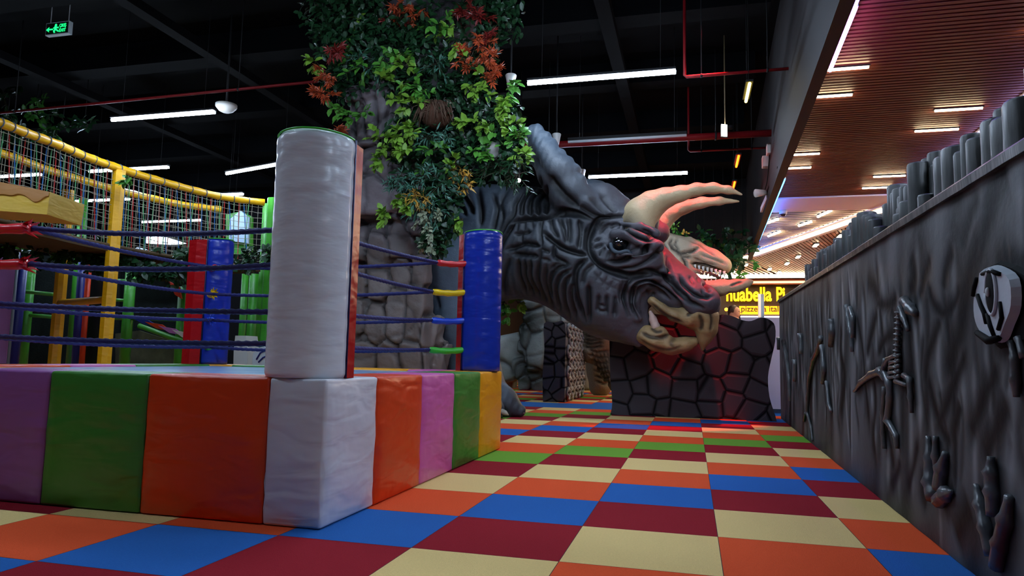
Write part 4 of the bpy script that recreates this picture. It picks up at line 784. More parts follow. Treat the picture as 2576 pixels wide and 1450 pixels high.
# ------------------------------------------------------------------ rocks
def rock_pile(name, label, cat, items, Yc, lo, hi, h, base, loc, paint2, amp=.02, strokes=(), extra=None, nsc=7, bump=.4, low=None):
    f = Field(lo, hi, h); rr = random.Random(5)
    for (x, y, rx, ry_, *o) in items:
        Y = o[0] if o else Yc; c = at_y(x, y, Y); s = dep(x, y, Y)/FPX
        f.rock(c, (rx*s, (o[1] if len(o) > 1 else .7*(rx+ry_)/2*s), ry_*s), min(rx, ry_)*s*.36, .012, rr.uniform(-.25, .25), rr.uniform(-.2, .2))
    if extra: extra(f)
    V, Q = f.mesh(); V = smooth(V.astype(float), Q, 2); N2 = normals(V, Q); U = side_px(V, Yc)
    G = stroke_field(U, [([tuple(q) for q in curve(p, 3)], s, d) for p, s, d in strokes]) if strokes else np.zeros(len(V))
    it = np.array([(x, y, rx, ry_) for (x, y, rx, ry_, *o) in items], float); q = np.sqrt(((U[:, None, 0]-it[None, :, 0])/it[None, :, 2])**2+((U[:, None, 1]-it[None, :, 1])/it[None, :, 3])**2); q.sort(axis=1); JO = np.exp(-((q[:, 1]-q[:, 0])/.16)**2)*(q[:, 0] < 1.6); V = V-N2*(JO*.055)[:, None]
    ridge = np.abs(vnoise(V, nsc, 21)); V = V+N2*(amp*(vnoise(V, nsc*.8, 20)*.6-.6*np.exp(-(ridge/.12)**2)*.7+.15*vnoise(V, nsc*4, 22)))[:, None]-N2*(G*.004)[:, None]
    t = thing(name, label, cat, loc); o = np_object('rock_face', V, Q, painted(name+'_paint', .5, bump, 18, .4), t)
    mix = np.clip(.5+.6*vnoise(V, 2.4, 23), 0, 1)[:, None]; C = L3(base)*(1-mix)+L3(paint2)*mix
    if low: lz = np.clip((2.1-V[:, 2])/.5, 0, 1)[:, None]; C = C*(1-lz)+(L3(low)*(.75+.5*mix))*lz
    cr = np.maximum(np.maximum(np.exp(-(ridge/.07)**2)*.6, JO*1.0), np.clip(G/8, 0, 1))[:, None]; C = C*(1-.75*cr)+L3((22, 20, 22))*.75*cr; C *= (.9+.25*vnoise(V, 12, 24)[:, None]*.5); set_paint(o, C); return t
def core(f):
    f.path([((-3.35, 5.1, -.1), .46), ((-3.35, 5.05, 1.6), .40), ((-3.4, 5.0, 2.6), .36), ((-3.1, 4.98, 3.6), .46), ((-2.95, 4.98, 5.0), .6)], .05)
items = [(925, 900, 40, 50), (985, 905, 38, 55), (1045, 900, 40, 50), (1095, 905, 34, 55, 5.0), (895, 800, 40, 55), (955, 820, 34, 56), (1010, 800, 34, 80), (1052, 800, 30, 78), (1085, 850, 24, 60, 4.9), (905, 710, 32, 44), (958, 722, 32, 40), (1018, 690, 26, 40),
 (908, 620, 32, 42), (958, 632, 32, 46), (1018, 610, 34, 56), (1050, 570, 26, 30), (880, 560, 20, 40), (1062, 680, 22, 40), (960, 500, 78, 52, 4.62), (900, 440, 34, 50, 4.6), (950, 420, 48, 44, 4.55), (1010, 440, 40, 60, 4.6), (905, 320, 30, 66, 4.55), (935, 310, 20, 62, 4.5), (962, 300, 22, 66, 4.5), (995, 310, 26, 60, 4.55), (940, 235, 70, 22, 4.45), (1080, 300, 60, 46, 4.6), (1120, 400, 60, 60, 4.7),
 (870, 400, 24, 60, 4.75), (1000, 180, 80, 50, 4.7), (940, 110, 80, 60, 4.7), (1080, 90, 90, 70, 4.7), (1100, 200, 70, 60, 4.7), (860, 680, 20, 60, 4.9), (870, 880, 24, 70, 4.9)]
tree = rock_pile('rock_column', 'tall purple grey artificial rock column overgrown with plastic leaves, behind the ring', 'rock column', items, 4.72, (-4.35, 3.95, -.02), (-2.0, 5.9, 5.0), .024, (128, 118, 122), (94, 76, 104), (-3.2, 5.0, 0), .026,
 [([(905, 290), (900, 330), (915, 375)], 3, 8), ([(925, 280), (922, 330), (930, 380)], 3, 8), ([(950, 275), (945, 320), (955, 365)], 3, 8), ([(975, 275), (980, 320), (970, 360)], 3, 8), ([(880, 420), (930, 430), (975, 400)], 3, 6), ([(935, 460), (975, 430), (1000, 445)], 3, 7), ([(880, 557), (960, 562), (1060, 552)], 5, 12)], core, low=(112, 101, 96))
items2 = [(1350, 800, 34, 50), (1345, 770, 32, 40), (1395, 780, 26, 38), (1430, 785, 20, 34), (1290, 900, 44, 60, 12.4), (1360, 880, 42, 55), (1325, 850, 20, 40), (1400, 880, 40, 60), (1345, 945, 26, 26), (1365, 965, 38, 20), (1325, 960, 22, 24), (1310, 930, 20, 30), (1450, 800, 22, 26, 12.3), (1405, 960, 30, 30), (1365, 745, 30, 22), (1410, 760, 26, 20), (1465, 850, 26, 60, 12.5), (1455, 930, 30, 50, 12.6), (1270, 940, 30, 50, 12.6), (1500, 900, 60, 60, 13.2), (1530, 820, 40, 40, 13.2)]
rock_pile('rock_pile', 'pale grey artificial boulder stack with dark joints, seen under the dinosaur neck', 'rock pile', items2, 12.0, (-4.9, 11.0, -.02), (-1.5, 14.0, 2.6), .032, (176, 182, 178), (136, 142, 138), (-3.5, 12, 0), .03, nsc=4)
# low crawl block with holes
cb = thing('crawl_block', 'short dark cobblestone block riddled with jagged holes on its right flank', 'play block', (-2.06, 9.0, 0))
m = MB(); m.prism([(p[0], p[1]) for p in curve([(-2.25, .002), (-2.262, .4), (-2.24, .8), (-2.252, 1.17), (-2.1, 1.185), (-1.93, 1.17), (-1.925, .6), (-1.92, .002)], 3)], 1, 8.15, 9.85); m.build('cobble_body', cobble('cobble_block', (92, 92, 98), (18, 17, 20), 4.6), cb)
m_jag = mat('jagged_foam', (120, 122, 124), .35, .5, .8, 10, .6, 9); m_hole = mat('hole_black', (10, 10, 11), .8); rr = random.Random(11)
g = MB(); g2 = MB()
for j in range(7):
    for i in range(5):
        y = 8.35+i*.34+(j % 2)*.15; z = .12+j*.16; w, hh = .11, .075
        g2.tube([(-1.921, y, z), (-1.912, y, z)], [.085, .07], 7)
        for k in range(6):
            pass
        o_ = rr.uniform(0, 1); rp_ = [(-1.915+.02*abs(math.sin(2*t+o_)), y+(w+.02*math.sin(3*t+o_))*math.cos(t), z+(hh+.012*math.sin(4*t))*math.sin(t)) for t in np.linspace(0, 2*math.pi, 15)]; g.tube(rp_, [.016+.014*abs(math.sin(2.3*t+o_)) for t in np.linspace(0, 6, 15)], 6)
g.build('jagged_rim', m_jag, cb); g2.build('hole', m_hole, cb)
# ------------------------------------------------------------------ plastic foliage
def leafmat(name, rgb, tip=None, v=.35):
    m = mat(name, rgb, .38, .45, .15, 30, v, 5)
    return m
LM = {'lime': leafmat('leaf_lime', (120, 162, 56)), 'green': leafmat('leaf_green', (60, 118, 44)), 'dark': leafmat('leaf_dark', (28, 62, 34)), 'teal': leafmat('leaf_teal', (66, 112, 92)), 'maple': leafmat('leaf_maple', (178, 76, 40)), 'wine': leafmat('leaf_wine', (124, 34, 30)), 'pale': leafmat('leaf_pale', (150, 160, 130)), 'gold': leafmat('leaf_gold', (196, 150, 60)), 'mid': leafmat('leaf_mid', (84, 146, 54))}
m_stem = mat('stem_brown', (50, 44, 28), .7)
FR = random.Random(42)
def rvec(): 
    v = Vector((FR.gauss(0, 1), FR.gauss(0, 1), FR.gauss(0, 1))); return v.normalized()
def leaf(mb, p, d, up, l, w, kind):
    d = d.normalized(); s = d.cross(up); 
    if s.length < .05: s = d.cross(Vector((.3, .9, .2)))
    s.normalize(); n = s.cross(d)
    if kind == 'maple':
        for a, q in ((0, 1), (.75, .8), (-.75, .8), (1.5, .55), (-1.5, .55)):
            dd = d*math.cos(a)+s*math.sin(a); ss = d*(-math.sin(a))+s*math.cos(a); L = l*q; mb.add([p, p+dd*L*.5+ss*L*.14+n*L*.06, p+dd*L-n*L*.08, p+dd*L*.5-ss*L*.14+n*L*.06], [(0, 1, 2, 3)])
        return
    if kind == 'needle': mb.add([p-s*w*.3, p+d*l*.5-s*w*.5+n*l*.04, p+d*l-n*l*.12, p+d*l*.5+s*w*.5+n*l*.04, p+s*w*.3], [(0, 1, 2, 3, 4)]); return
    c = l*.10; P = [p, p+d*l*.28+s*w*.42+n*c*.5, p+d*l*.28-n*c*.2, p+d*l*.28-s*w*.42+n*c*.5, p+d*l*.62+s*w*.46+n*c*.4, p+d*l*.62-n*c*.35, p+d*l*.62-s*w*.46+n*c*.4, p+d*l*.88+s*w*.2-n*c*.3, p+d*l*.88-n*c*.8, p+d*l*.88-s*w*.2-n*c*.3, p+d*l-n*c*1.3]
    mb.add(P, [(0, 2, 1), (0, 3, 2), (1, 2, 5, 4), (2, 3, 6, 5), (4, 5, 8, 7), (5, 6, 9, 8), (7, 8, 10), (8, 9, 10)], 0, True)
def spray(c, R, n, kind, m, parent, l=.09, droop=.5, name='leaf_spray', out=(0, -1, .1), flat=1.0):
    """a few twigs fanning from c, carrying leaves"""
    c = Vector([float(v) for v in c]); out = Vector(out).normalized(); mb = MB(); st = MB(); k = 0; tw = max(3, n//7)
    for t in range(tw):
        d = (out*.55+rvec()*1.0); d.y *= flat; d.normalize(); d.z -= droop*.4; L = R*FR.uniform(.7, 1.15); pts = []
        for i in range(6):
            q = i/5; pts.append(c+d*L*q+Vector((0, 0, -droop*R*.5*q*q)))
        st.tube([tuple(p) for p in pts], .0035, 4)
        for i in range(n//tw):
            q = FR.uniform(.25, 1); j = min(4, int(q*5)); p = pts[j].lerp(pts[j+1], q*5-j); ld = (d*.7+rvec()*.8+Vector((0, 0, -droop*.5))).normalized(); 
            ll = l*FR.uniform(.75, 1.25); leaf(mb, p, ld, (out*.8+Vector((0, 0, .6))+rvec()*.45).normalized(), ll, ll*({'broad': .62, 'maple': 1, 'needle': .2}[kind]), kind)
    o = mb.build(name, m, parent, fix=False); s = st.build('twig', m_stem, o, fix=False); s.parent = o; return o
S = [('maple', 'maple', [(1015, 14, 40), (1050, 30, 34), (1200, 112, 40), (1172, 140, 34), (1232, 140, 38), (835, 185, 34), (822, 238, 34), (1190, 165, 30), (1245, 185, 26), (850, 335, 18)]), ('maple', 'wine', [(1180, 22, 46), (1215, 50, 40), (1235, 90, 34), (850, 132, 26), (1000, 45, 30)]),
 ('broad', 'lime', [(900, 55, 22), (1135, 75, 36), (1150, 100, 30), (795, 155, 18), (1020, 165, 26), (968, 195, 22), (1040, 262, 34), (1010, 245, 22), (1200, 212, 34), (1225, 195, 24), (1255, 250, 36), (1265, 280, 28), (1185, 306, 32), (1228, 320, 34), (1290, 318, 30), (1316, 390, 20), (960, 350, 34), (1005, 335, 26), (1040, 325, 22), (985, 372, 34), (960, 400, 24), (1030, 385, 34), (1148, 415, 26), (975, 535, 22), (1010, 495, 26), (1030, 512, 24), (1165, 550, 18)]),
 ('broad', 'mid', [(865, 272, 34), (905, 282, 30), (918, 165, 38), (1045, 205, 40), (1060, 225, 34), (1000, 150, 36), (1275, 215, 34), (1240, 345, 40), (1300, 350, 34), (1090, 380, 44), (1215, 385, 36), (960, 150, 30), (1110, 60, 36), (880, 120, 36)]),
 ('needle', 'teal', [(1085, 350, 40), (1120, 330, 40), (1075, 440, 46), (1110, 465, 44), (1060, 500, 36), (1040, 470, 36), (1000, 470, 30), (900, 155, 40), (960, 165, 40), (1100, 160, 40), (1010, 440, 34), (1090, 520, 34)]),
 ('needle', 'gold', [(1048, 488, 26), (1065, 500, 24), (1172, 462, 30), (1150, 430, 28)]),
 ('broad', 'pale', [(1062, 545, 24), (1085, 580, 24), (1075, 610, 22), (1080, 560, 20), (1100, 540, 20)]),
 ('needle', 'dark', [(1260, 430, 44), (1300, 440, 40), (1230, 420, 40), (1290, 410, 34)])]
nsp = 0
for kind, mk, L in S:
    for x, y, r in L:
        Y = 4.12 if 860 < x < 1120 else (4.0 if x < 860 else 4.3)
        if y < 130: Y = 4.25
        s = dep(x, y, Y)/FPX; l = {'broad': .088, 'maple': .085, 'needle': .075}[kind]*(.62 if mk == 'pale' else 1)
        spray(at_y(x, y, Y+.08), r*s*1.12, {'broad': 34, 'maple': 36, 'needle': 70}[kind], kind, LM[mk], tree, l, .7 if y > 480 else .35); nsp += 1
fill = [(820, 30, 50), (870, 20, 50), (930, 20, 46), (960, 80, 46), (1080, 110, 46), (1130, 20, 50), (1260, 20, 40), (1265, 60, 40), (880, 90, 46), (830, 100, 40), (1150, 180, 50), (1090, 200, 46), (1110, 260, 46), (1150, 250, 46), (1230, 280, 46), (1140, 370, 50), (1190, 400, 50), (1250, 395, 50), (1060, 300, 40), (1020, 350, 50), (1060, 410, 50), (1110, 500, 36), (1110, 570, 34), (1095, 615, 24), (1120, 465, 40), (900, 200, 44), (860, 200, 40)]
BACK = []
for i, (x, y, r) in enumerate(fill+[(900, 150, 50), (1000, 110, 50), (1040, 60, 44), (1200, 180, 44), (1200, 60, 50), (1010, 210, 34), (1270, 300, 36), (1280, 360, 36), (1060, 480, 40), (1180, 330, 50)]):
    Y = 4.35 if x < 1130 else 4.5; s = dep(x, y, Y)/FPX
    BACK.append((at_y(x, y, Y), r*s*1.5))
bk = MB()
for c, R in BACK:
    for k in range(150):
        v = rvec(); q = Vector([float(t) for t in c])+Vector((v.x*R*FR.random()**.4, v.y*.12-.02, v.z*R*FR.random()**.4)); leaf(bk, q, (rvec()+Vector((0, -.3, -.5))), (Vector((0, -.8, .6))+rvec()*.5).normalized(), .085*FR.uniform(.7, 1.3), .05, 'broad')
tag(bk.build('dense_foliage', LM['dark'], tree, fix=False), kind='stuff')
# masks and round lamp tucked between the leaves
hm = thing('hanging_hut_mask', 'brown shaggy animal shaped ornament peeking from the leaves of the rock column', 'ornament', at_y(1100, 285, 4.2))
g = MB(); c = at_y(1098, 288, 4.3); g.ball(c, (.17, .14, .15), 14); g.build('ornament_body', mat('shaggy_brown', (84, 56, 42), .8, .2, .8, 30, .4, 10, stretch=(1, 1, .3)), hm)
g = MB()
for k in range(90):
    a = FR.uniform(0, 6.28); p = c+np.array((math.cos(a)*.15*FR.random(), -.1-.02*FR.random(), .1)); p = p+np.array((0, 0, FR.uniform(-.1, .03))); q = FR.uniform(.5, 1.2); g.tube([p, p+np.array((math.cos(a)*.06, -.04, -.04*q)), p+np.array((math.cos(a)*.09+FR.uniform(-.03, .03), -.02, -.16*q))], .0035, 3)
g.build('shaggy_hair', mat('hair_brown', (96, 72, 56), .7), hm)
pt = thing('round_planter', 'plain grey rounded lamp shade half hidden by the ferns', 'lamp shade', at_y(1238, 382, 4.35)); g = MB(); g.ball(at_y(1238, 380, 4.4), (.075, .075, .1), 14); g.build('shade', mat('shade_grey', (150, 146, 140), .6), pt)
sp = thing('white_spotlight', 'tiny glowing white spotlight behind the fern fronds over the dinosaur back', 'spotlight', at_y(1305, 454, 7.5)); g = MB(); p = at_y(1305, 454, 7.5); g.ball(p, .03, 10); g.build('lens', glow('spot_white', (255, 245, 250), 12), sp); g = MB(); g.tube([p+[0, .03, .0], (p[0], p[1]+.05, 4.9)], .012, 6); g.build('spotlight_stem', m_black, sp)
# other greenery
def plant(name, label, loc, L, mk, kind='broad', l=.09, n=40, droop=.5, cat='artificial plant'):
    t = thing(name, label, cat, loc)
    for x, y, Y, r in L: spray(at_y(x, y, Y), r*dep(x, y, Y)/FPX, n, kind, LM[mk[FR.randrange(len(mk))]], t, l, droop)
    return t
rp = plant('hanging_plant', 'dark leafy plants hung from the beam behind the tyrannosaur snout', at_y(1780, 620, 12), [(x, y, 12+FR.random(), 40) for x in range(1710, 1870, 26) for y in (600, 625, 650)]+[(1860, 690, 11.5, 22), (1848, 660, 11.5, 26)], ['dark', 'dark', 'green'], l=.13, n=34)
g = MB()
for x in range(1700, 1880, 24):
    p = at_y(x, 600, 12.3); g.tube([p, (p[0], p[1], 4.9)], .006, 4)
g.build('hanging_wire', m_black, rp)
plant('leaf_sprig', 'small bright green sprig standing up on the tyrannosaur head', at_y(1690, 585, 9), [(1690, 582, 10.2, 18), (1697, 570, 10.2, 12)], ['lime', 'mid'], l=.07, n=16, droop=-.6)
plant('leaf_sprig', 'yellowish little sprig at the tyrannosaur brow', at_y(1720, 592, 9), [(1722, 592, 10.15, 10)], ['gold'], l=.05, n=12, droop=-.4)
lp = plant('hanging_plant', 'dim green foliage hung over the yellow rail at the left edge of the picture', at_y(120, 300, 6.5), [(x, y, 6.4, 44) for x, y in ((10, 250), (30, 300), (80, 290), (75, 330), (130, 320), (140, 345), (190, 318), (225, 316), (160, 300), (20, 350), (100, 250), (50, 210))], ['dark', 'dark', 'green'], l=.12, n=30)
g = MB()
for x in (20, 90, 160, 215): p = at_y(x, 290, 6.4); g.tube([p, (p[0], p[1], 4.9)], .008, 4)
g.build('hanging_wire', m_black, lp)
plant('leaf_sprig', 'small olive sprig tied to the top of the near yellow post', at_z(330, 450, 2.9), [(328, 448, 5.1, 22)], ['green'], l=.09, n=16)
plant('vine', 'light green vine leaves hanging under the dinosaur neck beside the blue post', at_y(1290, 765, 7), [(1275, 765, 5.9, 26), (1300, 760, 5.9, 24), (1285, 785, 5.9, 18)], ['mid', 'lime'], l=.09, n=18)
# ------------------------------------------------------------------ netted bridge and climbing frame at the left
m_yel = vinyl('pad_yellow', (236, 176, 16), .4, .25, 10); m_grn = vinyl('pad_green', (60, 148, 40), .4, .2, 10); m_nav = vinyl('pad_navy', (22, 34, 120), .45, .2); m_org = vinyl('pad_orange_red', (214, 62, 24), .45, .2); m_net = mat('net_white', (146, 142, 122), .8); m_tan2 = mat('deck_tan', (84, 66, 44), .8, .2, .3, 20)
br = thing('net_bridge', 'raised walkway with yellow padded handrail and white net laced with coloured ropes', 'net bridge', (-7.4, 5.1, 0))
front_px = [(-60, 290), (0, 309), (75, 338), (150, 366), (220, 396), (300, 424), (390, 452), (480, 477), (570, 498), (665, 510)]
RF = [at_z(x, y, 3.0) for x, y in front_px]; RFc = curve(RF, 5)
RB = [p+np.array((-1.05, .35, 0)) for p in RF]; RBc = curve(RB, 5)
def rail(C, name): g = MB(); g.tube(C, [.052+.004*math.cos(i*2.1) for i in range(len(C))], 10); return g.build(name, m_yel, br)
rail(RFc, 'handrail'); rail(RBc, 'handrail')
for i, p in enumerate(RFc):
    if i % 2: 
        g = MB(); a = RFc[min(i+1, len(RFc)-1)]-p; a = a/np.linalg.norm(a); g.tube([p-a*.006, p+a*.006], .058, 10); g.build('lacing_band', mat('lacing_blue_grey', (80, 84, 96), .7), br)
def resample(C, step):
    C = np.array(C); L = np.r_[0, np.cumsum(np.linalg.norm(np.diff(C, axis=0), axis=1))]; n = int(L[-1]/step); t = np.linspace(0, L[-1], n); return np.stack([np.interp(t, L, C[:, i]) for i in range(3)], 1)
def net(C, parent, H=1.02):
    g = MB(); P = resample(C, .085); rr = random.Random(8)
    for p in P: g.tube([p-[0, 0, .03], p+[rr.uniform(-.012, .012), 0, -H*.5], p-[0, 0, H]], .0042, 4, cap=False)
    for k in range(1, 12):
        z = -H*k/12; g.tube([p+[0, rr.uniform(-.006, .006), z+rr.uniform(-.01, .01)] for p in P], .0036, 4, cap=False)
    g.build('safety_net', m_net, parent, fix=False)
    P2 = resample(C, .07); cols = {'red': (190, 40, 36), 'blue': (34, 110, 180), 'green': (90, 170, 110)}
    for j, (nm, c) in enumerate(cols.items()):
        g = MB()
        for i in range(len(P2)-2):
            if i % 3 != j: continue
            e = P2[min(len(P2)-1, max(0, i+rr.choice((-1, 0, 1))))]; o = np.array((-.14, .05, 0)); g.tube([P2[i]+o-[0, 0, .03], e+o*.6-[0, 0, H]], .0068, 5, cap=False)
        r = g.build('coloured_ropes', mat('rope_'+nm, c, .7), parent, fix=False); r['label'] = nm+' ropes'
net(RFc, br)
g = MB(); P = resample(RBc, .16)
for p in P: g.tube([p, p-[0, 0, 1.02]], .005, 4, cap=False)
for k in range(1, 8): g.tube([p-[0, 0, k*.13] for p in P], .004, 4, cap=False)
g.build('safety_net', m_net, br, fix=False)
g = MB(); FCv = resample(RFc, .2); BCv = np.stack([p+np.array((-1.05, .35, 0)) for p in FCv])
for i in range(len(FCv)-1):
    a, b, c, d = FCv[i]-[0, 0, 1.03], FCv[i+1]-[0, 0, 1.03], BCv[i+1]-[0, 0, 1.03], BCv[i]-[0, 0, 1.03]; g.add([a, b, c, d]+[q-[0, 0, .07] for q in (a, b, c, d)], [(0, 1, 2, 3), (4, 7, 6, 5), (0, 4, 5, 1), (2, 6, 7, 3)])
g.build('walkway_deck', m_tan2, br)
g = MB(); g.tube([p-[0, 0, 1.03] for p in RFc], .03, 6); g.build('edge_rope', m_tan2, br)
def ypost(x, y, z, w=.075, m=None, parent=None, name='post', z0=.0):
    g = MB(); g.prism([(x+w*math.cos(a), y+w*math.sin(a)) for a in [math.pi/8+k*math.pi/4 for k in range(8)]], 2, z0, z); return g.build(name, m or m_yel, parent)
p0 = at_z(300, 424, 3.0); ypost(p0[0], p0[1], 2.97, .085, parent=br, name='support_post')
pbk = at_y(150, 752, 5.9); ypost(pbk[0], pbk[1], 2.95, .085, parent=br, name='support_post')
g = MB(); a, b = np.array((p0[0], p0[1]+.05, 1.44)), np.array((pbk[0], pbk[1], 1.44)); a[2] = at_y(258, 752, p0[1])[2]; b[2] = a[2]; g.tube([a, a*.75+b*.25, a*.2+b*.8, b], [.045, .05, .052, .06], 10); g.build('cross_bar', m_yel, br)
pe = at_z(672, 512, 3.0); ypost(pe[0]+.05, pe[1]+.1, 3.1, .1, m_grn, br, 'end_post')
# greenery hanging under the walkway
for (x, y, Y, r) in [(60, 585, 4.6, 40), (130, 590, 4.9, 44), (200, 610, 5.2, 44), (250, 640, 5.4, 40), (330, 640, 5.6, 40), (390, 650, 5.9, 44), (440, 662, 6.1, 44), (500, 660, 6.3, 40), (640, 640, 6.8, 36), (20, 590, 4.4, 40), (680, 640, 6.8, 30), (300, 610, 5.6, 34), (560, 655, 6.5, 34), (170, 640, 5.3, 34), (100, 620, 5.2, 34), (30, 620, 4.6, 40), (220, 625, 5.3, 40), (290, 635, 5.5, 34), (360, 665, 5.8, 30), (420, 675, 6.0, 30), (470, 645, 6.2, 36)]:
    spray(at_y(x, y, Y), r*dep(x, y, Y)/FPX, 90, 'broad', LM['dark' if FR.random() < .8 else 'green'], br, .11, .5, 'hanging_leaves')
cz = thing('dripping_block', 'yellow padded block with painted brown drips, hung before the net at the left edge', 'padded block', (-7.2, 3.9, 2.2))
c1, c2, c3, c4 = at_y(-90, 440, 2.9), at_y(126, 483, 3.15), at_y(118, 540, 3.15), at_y(-90, 524, 2.9)
g = MB(); bk = np.array((-.15, .55, 0)); vs = [c1, c2, c3, c4]+[q+bk for q in (c1, c2, c3, c4)]; g.add(vs, [(0, 1, 2, 3), (4, 7, 6, 5), (0, 4, 5, 1), (3, 2, 6, 7), (0, 3, 7, 4), (1, 5, 6, 2)]); g.build('block_body', vinyl('cheese_yellow', (226, 186, 70), .5, .3), cz)
g = MB(); top = []; bot = []
for i in range(41):
    t = i/40; f = .12+.24*abs(math.sin(t*9.2+.4))**1.5+.08*math.sin(t*23); a = c1+(c2-c1)*t; b = c4+(c3-c4)*t; top.append(a-[0, .006, 0]); bot.append(a+(b-a)*(f+.12)-[0, .012, 0])
for i in range(40): g.add([top[i], top[i+1], bot[i+1], bot[i]], [(0, 1, 2, 3)], 0, True)
g.tube(bot, .007, 5); g.build('painted_drip', vinyl('drip_brown', (186, 128, 62), .5, .2), cz)
pf_ = thing('climbing_frame', 'green padded climbing frame with bars, ramps and dark netting behind the ring', 'climbing frame', (-8.8, 7.6, 0))
def gp(x0, y0, x1, y1, Y, w, m=m_grn, name='frame_post'):
    a, b = at_y(x0, y0, Y), at_y(x1, y1, Y); 
    if b[2] < .6 and name.endswith('post'): b[2] = 0; b[0] = (a[0]+b[0])/2; a[0] = b[0]
    g = MB(); g.tube([a, b], w, 10); return g.build(name, m, pf_)
for a in [(205, 500, 182, 915, 7.6, .07), (333, 655, 312, 915, 7.4, .085), (462, 722, 448, 915, 7.4, .075), (672, 515, 660, 915, 7.6, .1), (640, 690, 628, 915, 7.8, .08), (618, 690, 604, 915, 8.2, .06), (76, 660, 64, 915, 6.6, .06)]: gp(*a)
for a in [(50, 733, 132, 741, 6.4, .03), (288, 706, 320, 707, 7.4, .028), (288, 755, 320, 757, 7.4, .028), (55, 792, 135, 798, 6.6, .03), (280, 800, 450, 804, 7.4, .035), (350, 820, 500, 875, 7.2, .04), (330, 655, 420, 672, 7.4, .04), (400, 664, 500, 706, 7.2, .045), (595, 860, 672, 862, 7.6, .03), (0, 620, 85, 625, 6.4, .035)]: gp(*a, name='frame_bar')
def panel(name, pts, Y, m, th=.03, parent=pf_):
    g = MB(); P = [at_y(x, y, Y) for x, y in pts]; g.prism([(p[0], max(.003, p[2])) for p in P], 1, Y, Y+th); return g.build(name, m, parent)
panel('dark_netting', [(60, 640), (300, 655), (300, 915), (60, 915)], 8.3, mat('netting_black', (26, 32, 30), .9, .1, .5, 30, .6, 5)); panel('dark_netting', [(300, 655), (500, 700), (500, 870), (300, 915)], 8.4, mat('netting_black', (26, 32, 30), .9))
panel('jungle_mural', [(290, 840), (350, 832), (500, 880), (500, 915), (290, 915)], 7.9, mat('mural_olive', (78, 82, 60), .7, .2, 0, 1, .8, 5)); panel('sky_panel', [(350, 640), (520, 660), (520, 720), (440, 690), (350, 668)], 8.0, mat('panel_sky', (150, 170, 190), .5, .3, 0, 1, .25, 1.5))
panel('grey_ramp', [(405, 655), (505, 668), (505, 705)], 7.5, mat('ramp_grey', (70, 84, 80), .6))
panel('red_pennant', [(424, 708), (450, 722), (456, 752), (440, 742)], 7.15, m_org); panel('pink_pennant', [(474, 765), (492, 790), (492, 830), (478, 812)], 7.15, vinyl('pink_dot', (210, 110, 120), .5, .1))
for k, c in enumerate([(30, 50, 140), (214, 62, 24), (190, 110, 180), (220, 210, 200), (214, 90, 44)]):
    panel('slide_stripe', [(330+k*34, 800+k*10), (372+k*34, 806+k*11), (402+k*30, 824+k*10), (362+k*32, 816+k*11)], 7.3-.01*k, vinyl('stripe_%d' % k, c, .4, .1), .03)
panel('lime_window_frame', [(568, 540), (606, 532), (632, 545), (632, 640), (568, 640)], 8.2, m_grn, .06); panel('white_window', [(578, 552), (604, 530), (624, 546), (622, 612), (576, 606)], 8.1, mat('window_white_blue', (190, 214, 236), .4, .4), .05)
panel('white_inflatable', [(318, 640), (345, 622), (372, 636), (392, 645), (420, 662), (380, 672), (330, 662)], 7.9, mat('inflatable_white', (226, 232, 240), .5), .2)
panel('far_white_cloth', [(0, 600), (40, 598), (70, 612), (100, 606), (88, 640), (0, 630)], 7.2, mat('inflatable_white', (226, 232, 240), .5), .05)
dp = thing('play_house_wall', 'purple panel with navy corner post at the far left behind the ropes', 'play house', (-9.3, 5.6, 0)); panel('purple_panel', [(-80, 622), (43, 628), (14, 915), (-80, 915)], 5.6, vinyl('panel_purple', (196, 136, 206), .5, .1), .06, dp)
g = MB(); a, b = at_y(47, 630, 5.55), at_y(20, 915, 5.55); g.tube([a, (b[0], b[1], 0)], .02, 6); g.build('grey_trim', mat('trim_grey', (120, 130, 140), .5), dp)
g = MB(); a, b = at_y(58, 645, 5.7), at_y(32, 915, 5.7); g.tube([a, (b[0], b[1], 0)], .07, 8); g.build('navy_post', m_nav, dp)
dr = thing('play_door_frame', 'orange red and navy padded doorway between the two yellow posts', 'door frame', (-8.9, 6.5, 0))
for nm, (x0, y0, x1, y1, w, m, Y) in {'orange_jamb': (225, 655, 206, 915, .04, m_org, 6.5), 'orange_lintel': (222, 655, 272, 662, .04, m_org, 6.5), 'navy_jamb': (208, 650, 190, 915, .055, m_nav, 6.55), 'far_jamb': (282, 660, 262, 915, .035, m_org, 6.5)}.items():
    a, b = at_y(x0, y0, Y), at_y(x1, y1, Y); b[2] = b[2] if 'lintel' in nm else 0; g = MB(); g.tube([a, b], w, 8); g.build(nm, m, dr)
panel('dark_green_door', [(228, 665), (276, 668), (262, 915), (212, 915)], 6.7, mat('door_dark_green', (14, 34, 16), .7), .04, dr); panel('pink_header', [(168, 622), (214, 630), (270, 640), (268, 650), (168, 634)], 6.4, vinyl('pink_strip', (206, 130, 170), .5, .1), .04, dr)
def small(name, label, cat, pts, Y, th, m, part='body'):
    t = thing(name, label, cat, at_y(*pts[0], Y)); g = MB(); P = [at_y(x, y, Y) for x, y in pts]; z0 = min(p[2] for p in P); ol = [(p[0], p[2] if p[2] > z0+.02 else .002) for p in P]; g.prism(ol, 1, Y, Y+th); g.build(part, m, t); return t
small('foam_seat', 'small white foam seat standing behind the far blue corner post', 'seat', [(590, 915), (588, 880), (592, 845), (618, 845), (622, 880), (626, 915)], 7.0, .3, mat('foam_white', (196, 204, 200), .6))
